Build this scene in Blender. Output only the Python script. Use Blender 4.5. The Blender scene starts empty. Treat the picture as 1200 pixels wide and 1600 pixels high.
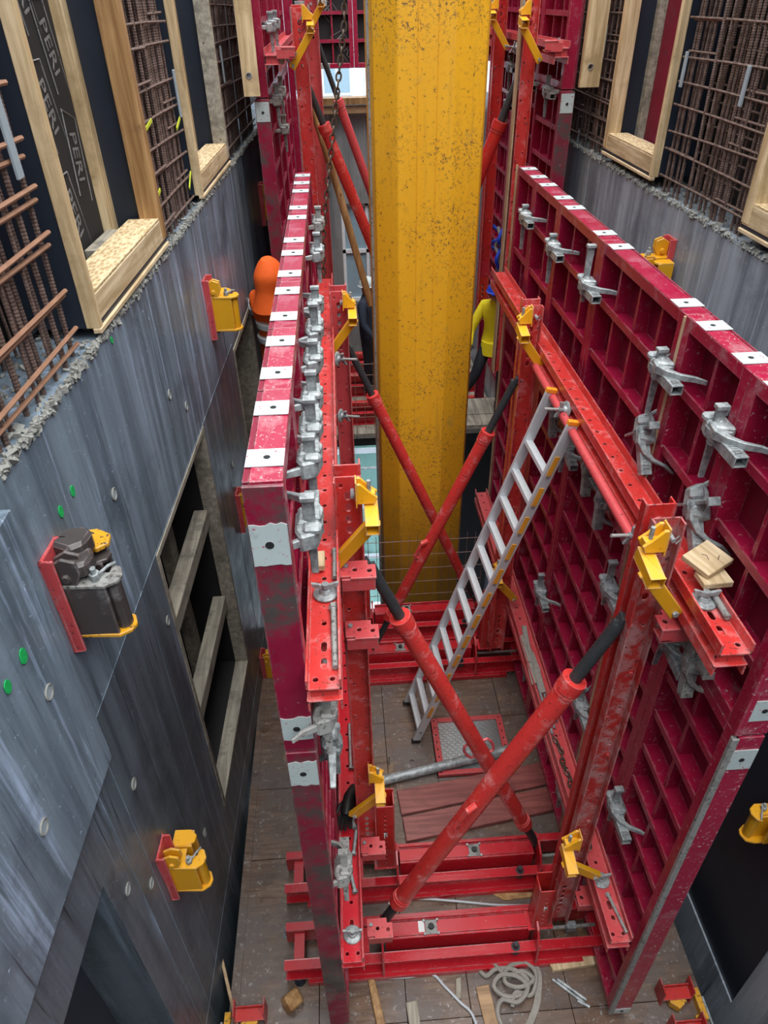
import bpy, bmesh, math, random
from mathutils import Vector, Matrix, Quaternion, Euler
from mathutils.geometry import delaunay_2d_cdt
S = bpy.context.scene
COL = S.collection
PI = math.pi

# ------------------------------------------------------------------ camera
cam_d = bpy.data.cameras.new('camera')
cam = bpy.data.objects.new('camera', cam_d)
COL.objects.link(cam)
cam_d.sensor_fit = 'VERTICAL'
cam_d.sensor_height = 24.0
cam_d.lens = 1097.0 / 1600 * 24.0
cam_d.clip_start = 0.02
cam_d.clip_end = 200
def _ray(px, py):
    return Vector((px - 600, -(py - 800), -1097.0)).normalized()
_up = -_ray(632, 2290)
_fw = _ray(510, -5)
_fw = (_fw - _up * _fw.dot(_up)).normalized()
_rt = _fw.cross(_up)
cam.matrix_world = Matrix.Translation((0, 0, 5.35)) @ Matrix((_rt, _fw, _up)).to_4x4()
S.camera = cam

# ------------------------------------------------------------------ light: an overcast sky over an open shaft
W = bpy.data.worlds.new('overcast_sky'); S.world = W
W.use_nodes = True
wn = W.node_tree.nodes; wl = W.node_tree.links
bgn = wn['Background']
wtc = wn.new('ShaderNodeTexCoord'); wsep = wn.new('ShaderNodeSeparateXYZ'); wr = wn.new('ShaderNodeValToRGB')
wl.new(wtc.outputs['Generated'], wsep.inputs[0]); wl.new(wsep.outputs['Z'], wr.inputs[0]); wl.new(wr.outputs[0], bgn.inputs[0])
wr.color_ramp.elements[0].position = 0.0; wr.color_ramp.elements[0].color = (0.42, 0.47, 0.54, 1)
wr.color_ramp.elements[1].position = 0.9; wr.color_ramp.elements[1].color = (0.92, 0.97, 1.0, 1)
bgn.inputs[1].default_value = 1.55
sun_d = bpy.data.lights.new('sun', 'SUN'); sun_d.energy = 2.6; sun_d.angle = math.radians(60); sun_d.color = (1.0, 0.98, 0.95)
sun = bpy.data.objects.new('sun', sun_d); COL.objects.link(sun); sun.rotation_euler = (math.radians(14), math.radians(8), 0)
S.view_settings.view_transform = 'Standard'
S.view_settings.look = 'None'
S.view_settings.exposure = 0.72
S.view_settings.gamma = 1.0
S.view_settings.use_curve_mapping = False

# ------------------------------------------------------------------ materials
def rgba(c): return (c[0], c[1], c[2], 1.0)
class NT:
    def __init__(s, name):
        s.m = bpy.data.materials.new(name); s.m.use_nodes = True
        s.t = s.m.node_tree; s.n = s.t.nodes; s.l = s.t.links
        s.b = s.n['Principled BSDF']
        s.tc = s.n.new('ShaderNodeTexCoord')
    def mapv(s, scale=(1, 1, 1), src='Object'):
        mp = s.n.new('ShaderNodeMapping'); mp.inputs['Scale'].default_value = scale
        s.l.new(s.tc.outputs[src], mp.inputs[0]); return mp.outputs[0]
    def noise(s, scale, detail=4, rough=0.6, vec=None, dist=0.0):
        n = s.n.new('ShaderNodeTexNoise'); n.inputs['Scale'].default_value = scale
        n.inputs['Detail'].default_value = detail; n.inputs['Roughness'].default_value = rough
        n.inputs['Distortion'].default_value = dist
        s.l.new(vec if vec is not None else s.tc.outputs['Object'], n.inputs['Vector']); return n.outputs['Fac']
    def vor(s, scale, vec=None, feature='F1'):
        n = s.n.new('ShaderNodeTexVoronoi'); n.inputs['Scale'].default_value = scale; n.feature = feature
        s.l.new(vec if vec is not None else s.tc.outputs['Object'], n.inputs['Vector']); return n.outputs['Distance']
    def ramp(s, fac, a, b, ca=(0, 0, 0), cb=(1, 1, 1)):
        r = s.n.new('ShaderNodeValToRGB'); e = r.color_ramp.elements
        e[0].position = min(a, b); e[1].position = max(a, b)
        if a > b: ca, cb = cb, ca
        e[0].color = rgba(ca); e[1].color = rgba(cb)
        s.l.new(fac, r.inputs[0]); return r.outputs[0]
    def mix(s, fac, a, b, mode='MIX'):
        m = s.n.new('ShaderNodeMix'); m.data_type = 'RGBA'; m.blend_type = mode
        if isinstance(fac, (int, float)): m.inputs[0].default_value = fac
        else: s.l.new(fac, m.inputs[0])
        for k, v in ((6, a), (7, b)):
            if isinstance(v, tuple): m.inputs[k].default_value = rgba(v)
            else: s.l.new(v, m.inputs[k])
        return m.outputs[2]
    def base(s, c):
        if isinstance(c, tuple): s.b.inputs['Base Color'].default_value = rgba(c)
        else: s.l.new(c, s.b.inputs['Base Color'])
    def rough(s, r):
        if isinstance(r, (int, float)): s.b.inputs['Roughness'].default_value = r
        else: s.l.new(r, s.b.inputs['Roughness'])
    def bump(s, h, strength=0.3, dist=0.01):
        b = s.n.new('ShaderNodeBump'); b.inputs['Strength'].default_value = strength; b.inputs['Distance'].default_value = dist
        s.l.new(h, b.inputs['Height']); s.l.new(b.outputs[0], s.b.inputs['Normal'])
    def metal(s, v): s.b.inputs['Metallic'].default_value = v

def paint(name, col, dark=None, chip=(0.10, 0.05, 0.04), chips=0.68, film=(0.42, 0.36, 0.37), films=0.62, rough=0.35, scale=1.0, edge=(0.26, 0.22, 0.22)):
    t = NT(name)
    dark = dark or tuple(c * 0.72 for c in col)
    c = t.mix(t.noise(3 * scale, 3), dark, col)
    f = t.ramp(t.noise(7 * scale, 8, 0.75), films, films + 0.13)
    c = t.mix(f, c, film)
    bv = t.n.new('ShaderNodeBevel'); bv.samples = 3; bv.inputs['Radius'].default_value = 0.007
    ge = t.n.new('ShaderNodeNewGeometry'); dp = t.n.new('ShaderNodeVectorMath'); dp.operation = 'DOT_PRODUCT'
    t.l.new(bv.outputs[0], dp.inputs[0]); t.l.new(ge.outputs['Normal'], dp.inputs[1])
    em = t.mix(1.0, t.ramp(dp.outputs['Value'], 0.985, 0.90), t.ramp(t.noise(16, 5, 0.7), 0.40, 0.58), 'MULTIPLY')
    c = t.mix(em, c, tuple(min(1, x * 0.35 + y) for x, y in zip(col, edge)))
    sp = t.ramp(t.noise(55 * scale, 4, 0.7), chips, chips + 0.03)
    c = t.mix(sp, c, chip)
    t.base(c)
    t.rough(t.ramp(t.noise(9, 4), 0.3, 0.7, (rough * .7,) * 3, (min(1, rough * 1.5),) * 3))
    t.bump(t.noise(60 * scale, 4), 0.12, 0.003)
    return t.m

def flat(name, col, rough=0.5, metal=0.0, var=0.15, scale=12, bump=0.0):
    t = NT(name)
    t.base(t.mix(t.noise(scale, 5), tuple(c * (1 - var) for c in col), tuple(min(1, c * (1 + var)) for c in col)))
    t.rough(rough); t.metal(metal)
    if bump: t.bump(t.noise(scale * 5, 5), bump, 0.004)
    return t.m

def wood(name, a, b, axis=2, rough=0.6, dirt=None, dirts=0.6):
    t = NT(name)
    sc = [26, 26, 26]; sc[axis] = 1.6
    v = t.mapv(tuple(sc))
    c = t.mix(t.ramp(t.noise(1.0, 5, 0.6, v, 0.6), 0.36, 0.64), tuple(x * 0.78 for x in a), b)
    c = t.mix(t.ramp(t.noise(2.5, 6, 0.7), 0.50, 0.72), c, tuple(x * 0.62 for x in a))
    kn = t.vor(2.6, t.mapv((3, 3, 3) if axis is None else tuple(2.2 if i != axis else 1.0 for i in range(3))))
    c = t.mix(t.ramp(kn, 0.06, 0.03), c, tuple(x * 0.35 for x in a))
    if dirt: c = t.mix(t.ramp(t.noise(5, 7, 0.7), dirts, dirts + 0.15), c, dirt)
    t.base(c); t.rough(rough); t.bump(t.noise(1.0, 6, 0.6, v), 0.25, 0.003)
    return t.m

M = {}
CR = (0.36, 0.006, 0.045)
M['crimson'] = paint('crimson_formwork_paint', CR, (0.24, 0.004, 0.03), chip=(0.40, 0.22, 0.24), chips=0.64, film=(0.34, 0.085, 0.13), films=0.55, rough=0.32)
M['crimson_worn'] = paint('crimson_paint_scratched', (0.42, 0.012, 0.055), (0.28, 0.006, 0.035), chip=(0.55, 0.42, 0.43), chips=0.62, film=(0.40, 0.16, 0.19), films=0.55, rough=0.3)
M['crimson_grime'] = paint('crimson_paint_under_concrete_grime', (0.30, 0.006, 0.04), (0.2, 0.004, 0.03), chip=(0.3, 0.25, 0.24), chips=0.66, film=(0.075, 0.062, 0.060), films=0.46, rough=0.45, scale=0.45)
M['crimson_skin'] = paint('crimson_back_of_plywood', (0.24, 0.004, 0.032), (0.15, 0.003, 0.02), chip=(0.3, 0.2, 0.2), chips=0.72, film=(0.08, 0.03, 0.035), films=0.58, rough=0.5)
M['red'] = paint('signal_red_paint', (0.58, 0.028, 0.022), (0.42, 0.016, 0.016), chip=(0.07, 0.02, 0.02), chips=0.62, film=(0.42, 0.10, 0.10), films=0.57, rough=0.30)
M['red_bright'] = paint('bright_red_paint', (0.66, 0.050, 0.042), (0.50, 0.026, 0.026), chip=(0.10, 0.03, 0.02), chips=0.615, film=(0.68, 0.22, 0.22), films=0.53, rough=0.28)
M['red_dusty'] = paint('red_paint_worn_to_concrete_dust', (0.46, 0.025, 0.022), (0.36, 0.018, 0.018), chip=(0.10, 0.03, 0.03), chips=0.60, film=(0.42, 0.19, 0.19), films=0.45, rough=0.42)
M['red_beam'] = paint('wet_red_paint', (0.58, 0.020, 0.032), (0.42, 0.010, 0.020), chip=(0.55, 0.25, 0.25), chips=0.67, film=(0.45, 0.05, 0.06), films=0.60, rough=0.22)
M['red_pink'] = paint('faded_pinkish_red_paint', (0.62, 0.085, 0.09), (0.48, 0.05, 0.06), chip=(0.10, 0.03, 0.03), chips=0.62, film=(0.6, 0.22, 0.22), films=0.58, rough=0.35)
M['yellow'] = paint('yellow_paint', (0.82, 0.42, 0.012), (0.70, 0.32, 0.01), chip=(0.12, 0.07, 0.02), chips=0.66, film=(0.62, 0.36, 0.06), films=0.68, rough=0.35)
M['yellow_old'] = paint('yellow_paint_half_worn_away', (0.72, 0.36, 0.012), (0.60, 0.28, 0.01), chip=(0.05, 0.035, 0.03), chips=0.58, film=(0.09, 0.07, 0.06), films=0.60, rough=0.4)
M['grime_steel'] = paint('steel_caked_in_grime', (0.075, 0.06, 0.058), (0.04, 0.035, 0.035), chip=(0.7, 0.36, 0.02), chips=0.69, film=(0.20, 0.20, 0.20), films=0.58, rough=0.4)
M['white_paint'] = paint('white_marking_paint', (0.54, 0.63, 0.63), (0.42, 0.50, 0.51), chip=(0.45, 0.10, 0.16), chips=0.61, film=(0.34, 0.37, 0.38), films=0.60, rough=0.4)
def tmast():
    t = NT('yellow_mast_paint')
    c = t.mix(t.noise(1.0, 4, 0.6, t.mapv((6, 6, 0.5))), (0.74, 0.35, 0.012), (0.86, 0.45, 0.025))
    c = t.mix(t.ramp(t.noise(1.0, 6, 0.7, t.mapv((14, 14, 0.7))), 0.60, 0.76), c, (0.50, 0.25, 0.03))
    c = t.mix(t.ramp(t.noise(2.2, 7, 0.75), 0.60, 0.72), c, (0.55, 0.33, 0.06))
    c = t.mix(t.ramp(t.noise(34, 5, 0.8), 0.60, 0.635), c, (0.11, 0.06, 0.03))
    zone = t.ramp(t.noise(1.4, 3, 0.6), 0.46, 0.58)
    c = t.mix(t.mix(1.0, zone, t.ramp(t.noise(48, 5, 0.8), 0.555, 0.59), 'MULTIPLY'), c, (0.15, 0.085, 0.04))
    c = t.mix(t.ramp(t.noise(1.0, 3, 0.5, t.mapv((3.4, 3.4, 0.9))), 0.735, 0.75), c, (0.20, 0.20, 0.20))
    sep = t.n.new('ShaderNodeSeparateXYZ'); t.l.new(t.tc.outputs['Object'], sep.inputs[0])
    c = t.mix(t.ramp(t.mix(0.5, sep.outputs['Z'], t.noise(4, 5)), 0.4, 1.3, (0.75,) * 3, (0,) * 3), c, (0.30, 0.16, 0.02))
    t.base(c); t.rough(0.38); t.bump(t.noise(40, 5), 0.12, 0.003)
    return t.m
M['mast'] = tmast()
def tgalv():
    t = NT('galvanised_steel')
    c = t.mix(t.ramp(t.noise(20, 6, 0.75), 0.36, 0.64), (0.15, 0.165, 0.175), (0.46, 0.50, 0.51))
    c = t.mix(t.ramp(t.noise(9, 6, 0.7), 0.58, 0.70), c, (0.15, 0.145, 0.14))
    t.base(c); t.metal(0.25); t.rough(0.48); t.bump(t.noise(50, 5), 0.3, 0.004)
    return t.m
M['galv'] = tgalv()
M['galv_dirty'] = paint('galvanised_steel_with_concrete_crust', (0.34, 0.35, 0.34), (0.22, 0.22, 0.21), chip=(0.08, 0.075, 0.07), chips=0.58, film=(0.13, 0.12, 0.11), films=0.52, rough=0.6)
M['black'] = flat('black_spindle_steel', (0.045, 0.050, 0.055), 0.45, 0.3, 0.5, 60, 0.5)
M['rubber'] = flat('black_rubber', (0.012, 0.012, 0.013), 0.5)
M['alu'] = flat('brushed_aluminium', (0.66, 0.69, 0.72), 0.38, 0.35, 0.12, 30)
M['alu_dull'] = flat('dull_aluminium', (0.32, 0.31, 0.33), 0.4, 0.4, 0.2, 30)
M['orange_label'] = flat('orange_label_print', (0.78, 0.33, 0.03), 0.4)
M['orange_cap'] = flat('orange_plastic', (0.85, 0.30, 0.02), 0.4)
M['timber'] = wood('pale_timber', (0.62, 0.43, 0.22), (0.80, 0.62, 0.38), 2, 0.6, (0.36, 0.24, 0.12), 0.62)
M['timber_y'] = wood('pale_timber_lengthwise', (0.60, 0.42, 0.22), (0.80, 0.64, 0.42), 1, 0.6, (0.36, 0.24, 0.12), 0.62)
M['timber_brown'] = wood('wet_brown_timber', (0.34, 0.17, 0.06), (0.50, 0.30, 0.13), 2, 0.5, (0.20, 0.11, 0.05), 0.6)
M['timber_grey'] = wood('weathered_grey_timber', (0.30, 0.27, 0.22), (0.46, 0.42, 0.34), 1, 0.7, (0.16, 0.15, 0.13), 0.55)
M['timber_x'] = wood('dark_plank_timber', (0.22, 0.06, 0.055), (0.34, 0.11, 0.10), 0, 0.35, (0.15, 0.05, 0.05), 0.6)
M['timber_edge'] = wood('cut_plank_edge', (0.34, 0.20, 0.10), (0.48, 0.30, 0.16), 0, 0.5)
def tosb():
    t = NT('strand_board')
    v = t.mapv((60, 22, 60))
    c = t.mix(t.ramp(t.vor(1.0, v), 0.2, 0.7), (0.42, 0.28, 0.13), (0.74, 0.58, 0.36))
    t.base(c); t.rough(0.7); t.bump(t.vor(1.0, v), 0.4, 0.004); return t.m
M['osb'] = tosb()
M['ply_navy'] = flat('dark_navy_coated_plywood', (0.018, 0.025, 0.040), 0.42, 0, 0.4, 5)
M['ply_black'] = flat('black_brown_coated_plywood', (0.016, 0.014, 0.015), 0.75, 0, 0.4, 5)
M['print'] = paint('faded_white_print', (0.24, 0.24, 0.24), (0.15, 0.15, 0.15), chip=(0.03, 0.05, 0.05), chips=0.60, film=(0.12, 0.12, 0.12), films=0.60, rough=0.5)
M['ply_edge'] = wood('plywood_edge', (0.42, 0.27, 0.15), (0.60, 0.44, 0.28), 2, 0.7)
def tconc(name, a, b, hi, rough, seed=0.0):
    t = NT(name)
    mpn = t.mapv((1, 1, 1))
    st = t.noise(1.0, 6, 0.65, t.mapv((5, 6.5, 0.42)), 0.3)
    c = t.mix(t.ramp(st, 0.40, 0.60), a, b)
    c = t.mix(t.ramp(t.noise(1.0, 7, 0.7, t.mapv((9, 11, 0.5))), 0.54, 0.68), c, hi)
    c = t.mix(t.ramp(t.noise(1.1, 6, 0.7), 0.52, 0.72), c, tuple(x * 0.62 for x in a))
    c = t.mix(t.ramp(t.noise(30, 6, 0.8), 0.62, 0.68), c, tuple(x * 1.25 for x in hi))
    c = t.mix(t.ramp(t.noise(1.0, 5, 0.8, t.mapv((26, 30, 0.5))), 0.60, 0.66), c, tuple(x * 0.40 for x in a))
    sep = t.n.new('ShaderNodeSeparateXYZ'); t.l.new(t.tc.outputs['Object'], sep.inputs[0])
    zz = t.n.new('ShaderNodeMath'); zz.operation = 'MULTIPLY_ADD'; zz.inputs[1].default_value = 1.0
    t.l.new(sep.outputs['Z'], zz.inputs[0]); t.l.new(t.noise(1.3, 6, 0.7), zz.inputs[2])
    lower = t.ramp(zz.outputs[0], 0.0, 1.0)
    t.base(c)
    t.rough(t.ramp(t.noise(4, 6, 0.7), 0.3, 0.7, (rough * 0.75,) * 3, (min(1, rough * 1.4),) * 3))
    t.bump(t.noise(1.0, 7, 0.7, t.mapv((30, 30, 4))), 0.10, 0.004)
    return t.m
M['concrete'] = tconc('wet_dark_concrete', (0.105, 0.142, 0.180), (0.225, 0.290, 0.360), (0.44, 0.55, 0.74), 0.34)
M['concrete_r'] = tconc('wet_grey_concrete', (0.20, 0.235, 0.275), (0.37, 0.42, 0.48), (0.52, 0.60, 0.72), 0.36)
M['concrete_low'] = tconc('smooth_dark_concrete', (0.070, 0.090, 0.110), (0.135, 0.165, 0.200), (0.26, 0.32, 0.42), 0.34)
M['concrete_rough'] = flat('broken_concrete_top', (0.27, 0.27, 0.25), 0.85, 0, 0.5, 18, 0.9)
M['concrete_back'] = tconc('grey_board_marked_concrete', (0.17, 0.175, 0.18), (0.26, 0.265, 0.27), (0.33, 0.33, 0.33), 0.5)
def trebar():
    t = NT('rusty_rebar')
    t.base(t.mix(t.ramp(t.noise(16, 6, 0.7), 0.35, 0.65), (0.085, 0.050, 0.040), (0.24, 0.165, 0.14)))
    t.rough(0.6); t.metal(0.2); return t.m
M['rebar'] = trebar()
M['rebar_tie'] = flat('brown_stirrup_steel', (0.36, 0.19, 0.12), 0.5, 0.15, 0.4, 14)
M['spacer'] = flat('blue_grey_fibre_spacer', (0.32, 0.38, 0.42), 0.7)
M['green'] = flat('green_spray_paint', (0.01, 0.42, 0.10), 0.6, 0, 0.4, 40)
M['chalk'] = flat('pale_tie_hole_plug', (0.34, 0.40, 0.44), 0.6)
M['yellow_tie'] = flat('yellow_green_tape', (0.55, 0.62, 0.04), 0.5)
def tdeck():
    t = NT('wet_brown_deck_plywood')
    v = t.mapv((3.5, 30, 1))
    c = t.mix(t.ramp(t.noise(1.0, 6, 0.7, v, 0.5), 0.34, 0.66), (0.085, 0.050, 0.034), (0.225, 0.145, 0.100))
    c = t.mix(t.ramp(t.noise(1.6, 6, 0.7), 0.42, 0.60), c, (0.125, 0.100, 0.092))
    c = t.mix(t.ramp(t.noise(24, 7, 0.8), 0.58, 0.63), c, (0.32, 0.30, 0.29))
    c = t.mix(t.ramp(t.noise(2.2, 4), 0.62, 0.72), c, (0.36, 0.22, 0.10))
    c = t.mix(t.ramp(t.noise(11, 7, 0.8), 0.62, 0.66), c, (0.045, 0.036, 0.032))
    t.base(c)
    t.rough(t.ramp(t.noise(3, 5, 0.6), 0.35, 0.65, (0.16,) * 3, (0.5,) * 3))
    t.bump(t.noise(18, 7, 0.7), 0.35, 0.004)
    return t.m
M['deck'] = tdeck()
M['dark'] = flat('void_black', (0.012, 0.012, 0.014), 0.8)  # near black; stands in for shade in rooms, reveals and deep gaps
M['chequer'] = flat('chequer_plate', (0.44, 0.48, 0.50), 0.28, 0.8, 0.25, 14)
M['hivis'] = flat('orange_hi_vis_cloth', (0.95, 0.13, 0.01), 0.75, 0, 0.1, 20, 0.4)
M['reflective'] = flat('silver_reflective_tape', (0.55, 0.58, 0.6), 0.4)
M['yellow_cloth'] = flat('yellow_hi_vis_cloth', (0.80, 0.66, 0.01), 0.75, 0, 0.15, 20, 0.4)
M['dark_cloth'] = flat('black_navy_cloth', (0.012, 0.015, 0.024), 0.8, 0, 0.4, 20, 0.4)
M['navy_cloth'] = flat('dark_navy_jacket', (0.022, 0.032, 0.055), 0.8, 0, 0.4, 20, 0.4)
M['blue'] = flat('blue_plastic', (0.012, 0.06, 0.55), 0.4)
M['skin'] = flat('skin', (0.50, 0.28, 0.19), 0.6, 0, 0.08)
M['webbing'] = flat('grey_wet_webbing', (0.30, 0.28, 0.25), 0.8, 0, 0.35, 40, 0.5)
M['cable'] = flat('pale_plastic_cable', (0.50, 0.54, 0.58), 0.5)
M['chain'] = flat('rusty_chain_steel', (0.12, 0.09, 0.07), 0.45, 0.5, 0.4, 40)
M['teal'] = flat('teal_debris_netting', (0.26, 0.48, 0.44), 0.8, 0, 0.25, 20)
M['outside'] = flat('pale_outside_render', (0.62, 0.68, 0.72), 0.8)
M['glass'] = flat('window_glass_reflecting_sky', (0.30, 0.42, 0.50), 0.08, 0.0)
M['window_white'] = flat('white_window_frame', (0.80, 0.82, 0.84), 0.5)
M['mesh_wire'] = flat('thin_rusty_wire', (0.30, 0.20, 0.18), 0.5, 0.3)
M['white_sticker'] = flat('white_sticker', (0.72, 0.74, 0.74), 0.5)
M['paper'] = flat('pale_blue_paper', (0.45, 0.58, 0.62), 0.6)

# ------------------------------------------------------------------ mesh helpers
def circ(cx, cy, r, n=8):
    return [(cx + r * math.cos(2 * PI * i / n + 0.39), cy + r * math.sin(2 * PI * i / n + 0.39)) for i in range(n)]
def slot(cx, cy, l, r, n=4, vertical=False):
    p = []
    for i in range(n + 1):
        a = -PI / 2 + PI * i / n; p.append((l / 2 + r * math.cos(a), r * math.sin(a)))
    for i in range(n + 1):
        a = PI / 2 + PI * i / n; p.append((-l / 2 + r * math.cos(a), r * math.sin(a)))
    if vertical: p = [(-y, x) for x, y in p]
    return [(cx + x, cy + y) for x, y in p]
class MB:
    def __init__(s): s.v = []; s.f = []
    def add(s, v, f, m=None):
        o = len(s.v)
        s.v += [tuple(m @ Vector(p)) if m is not None else tuple(p) for p in v]
        s.f += [tuple(i + o for i in q) for q in f]
        return s
    def box(s, x0, x1, y0, y1, z0, z1, m=None):
        v = [(x0, y0, z0), (x1, y0, z0), (x1, y1, z0), (x0, y1, z0), (x0, y0, z1), (x1, y0, z1), (x1, y1, z1), (x0, y1, z1)]
        return s.add(v, [(0, 3, 2, 1), (4, 5, 6, 7), (0, 1, 5, 4), (1, 2, 6, 5), (2, 3, 7, 6), (3, 0, 4, 7)], m)
    def cbox(s, c, d, m=None):
        return s.box(c[0] - d[0] / 2, c[0] + d[0] / 2, c[1] - d[1] / 2, c[1] + d[1] / 2, c[2] - d[2] / 2, c[2] + d[2] / 2, m)
    def cyl(s, p0, p1, r0, r1=None, n=12, m=None):
        return s.tube([p0, p1], [r0, r1 if r1 is not None else r0], n, m)
    def tube(s, pts, r, n=8, m=None, closed=False):
        pts = [Vector(p) for p in pts]; k = len(pts)
        if not isinstance(r, (list, tuple)): r = [r] * k
        v = []; f = []
        prev = None
        for i, p in enumerate(pts):
            if closed: t = pts[(i + 1) % k] - pts[i - 1]
            else: t = (pts[min(i + 1, k - 1)] - pts[max(i - 1, 0)])
            t = t.normalized() if t.length > 1e-9 else Vector((0, 0, 1))
            if prev is None:
                a = Vector((0, 0, 1)) if abs(t.z) < 0.9 else Vector((1, 0, 0))
                u = t.cross(a).normalized()
            else: u = (prev - t * prev.dot(t)).normalized()
            prev = u; w = t.cross(u)
            for j in range(n):
                an = 2 * PI * j / n
                v.append(p + (u * math.cos(an) + w * math.sin(an)) * r[i])
        for i in range(k if closed else k - 1):
            i2 = (i + 1) % k
            for j in range(n):
                j2 = (j + 1) % n
                f.append((i * n + j, i * n + j2, i2 * n + j2, i2 * n + j))
        if not closed:
            f.append(tuple(range(n - 1, -1, -1))); f.append(tuple((k - 1) * n + j for j in range(n)))
        return s.add(v, f, m)
    def prism(s, poly, a, b, m=None, axis='z'):
        n = len(poly)
        def P(x, y, z): return {'z': (x, y, z), 'y': (x, z, y), 'x': (z, x, y)}[axis]
        v = [P(x, y, a) for x, y in poly] + [P(x, y, b) for x, y in poly]
        f = [tuple(range(n - 1, -1, -1)), tuple(range(n, 2 * n))] + [(i, (i + 1) % n, n + (i + 1) % n, n + i) for i in range(n)]
        return s.add(v, f, m)
    def plate(s, poly, holes, t, m=None):
        """plate in XY from z=0 to z=t with real holes"""
        vs = [Vector(p) for p in poly]; es = [(i, (i + 1) % len(poly)) for i in range(len(poly))]
        for h in holes:
            o = len(vs); vs += [Vector(p) for p in h]; es += [(o + i, o + (i + 1) % len(h)) for i in range(len(h))]
        r = delaunay_2d_cdt(vs, es, [], 1, 1e-6)
        ov, of = r[0], r[2]
        boxes = [(min(p[0] for p in h), max(p[0] for p in h), min(p[1] for p in h), max(p[1] for p in h), h) for h in holes]
        def inside(x, y):
            for a, b, c, d, h in boxes:
                if a < x < b and c < y < d:
                    ins = False; j = len(h) - 1
                    for i in range(len(h)):
                        if (h[i][1] > y) != (h[j][1] > y) and x < (h[j][0] - h[i][0]) * (y - h[i][1]) / (h[j][1] - h[i][1]) + h[i][0]: ins = not ins
                        j = i
                    if ins: return True
            return False
        V = []; F = []
        n = len(ov)
        V += [(p.x, p.y, 0) for p in ov] + [(p.x, p.y, t) for p in ov]
        for q in of:
            cx = sum(ov[i].x for i in q) / len(q); cy = sum(ov[i].y for i in q) / len(q)
            if inside(cx, cy): continue
            F.append(tuple(reversed(q))); F.append(tuple(i + n for i in q))
        for loop in [poly] + list(holes):
            o = len(V); k = len(loop)
            V += [(p[0], p[1], 0) for p in loop] + [(p[0], p[1], t) for p in loop]
            F += [(o + i, o + (i + 1) % k, o + k + (i + 1) % k, o + k + i) for i in range(k)]
        return s.add(V, F, m)
    def mesh(s, name, mat, bevel=0, smooth=False, merge=False):
        me = bpy.data.meshes.new(name); me.from_pydata(s.v, [], s.f)
        bm = bmesh.new(); bm.from_mesh(me)
        if merge or bevel: bmesh.ops.remove_doubles(bm, verts=bm.verts, dist=1e-5)
        bmesh.ops.recalc_face_normals(bm, faces=bm.faces)
        if bevel:
            ed = [e for e in bm.edges if len(e.link_faces) == 2 and e.calc_face_angle(0) > 0.6]
            bmesh.ops.bevel(bm, geom=ed, offset=bevel, segments=1, affect='EDGES', clamp_overlap=True)
        bm.to_mesh(me); bm.free()
        if smooth:
            me.polygons.foreach_set('use_smooth', [True] * len(me.polygons))
            me.set_sharp_from_angle(angle=math.radians(38))
        me.materials.append(M[mat] if isinstance(mat, str) else mat)
        return me

def thing(name, label, cat, loc=(0, 0, 0), rot=(0, 0, 0), group=None):
    o = bpy.data.objects.new(name, None); COL.objects.link(o)
    o.empty_display_size = 0.05
    o.location = loc
    if isinstance(rot, Quaternion): o.rotation_mode = 'QUATERNION'; o.rotation_quaternion = rot
    else: o.rotation_euler = rot
    o['label'] = label; o['category'] = cat
    if group: o['group'] = group
    return o
def obj(name, mesh, parent=None, loc=(0, 0, 0), rot=(0, 0, 0), label=None, wc=False):
    """link a mesh; wc: the mesh is in world coordinates, its parent is an unrotated empty"""
    o = bpy.data.objects.new(name, mesh); COL.objects.link(o)
    o.location = loc
    if isinstance(rot, Quaternion): o.rotation_mode = 'QUATERNION'; o.rotation_quaternion = rot
    else: o.rotation_euler = rot
    if parent is not None:
        o.parent = parent
        if wc: o.location = -Vector(parent.location)
    if label: o['label'] = label
    return o
def tag(o, label, cat, group=None):
    o['label'] = label; o['category'] = cat
    if group: o['group'] = group
    return o
def struct(o): o['kind'] = 'structure'; return o
def dup(root, loc, rot=None, label=None, group=None, scale=None):
    c = root.copy(); COL.objects.link(c); c.location = loc
    if rot is not None:
        if isinstance(rot, Quaternion): c.rotation_mode = 'QUATERNION'; c.rotation_quaternion = rot
        else: c.rotation_euler = rot
    if scale: c.scale = scale
    if label: c['label'] = label
    if group: c['group'] = group
    for ch in list(root.children):
        d = ch.copy(); COL.objects.link(d); d.parent = c
        for g in ch.children:
            e = g.copy(); COL.objects.link(e); e.parent = d
    return c
NTH = ['nearest the viewer', 'second from the viewer', 'third from the viewer', 'fourth from the viewer', 'fifth from the viewer',
       'sixth from the viewer', 'seventh from the viewer', 'eighth from the viewer', 'ninth from the viewer', 'tenth from the viewer']
def rotz(a): return Matrix.Rotation(a, 4, 'Z')
def rotx(a): return Matrix.Rotation(a, 4, 'X')
def roty(a): return Matrix.Rotation(a, 4, 'Y')
T = Matrix.Translation
def dirq(d): return Vector((0, 0, 1)).rotation_difference(Vector(d).normalized())
rnd = random.Random(7)

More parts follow.
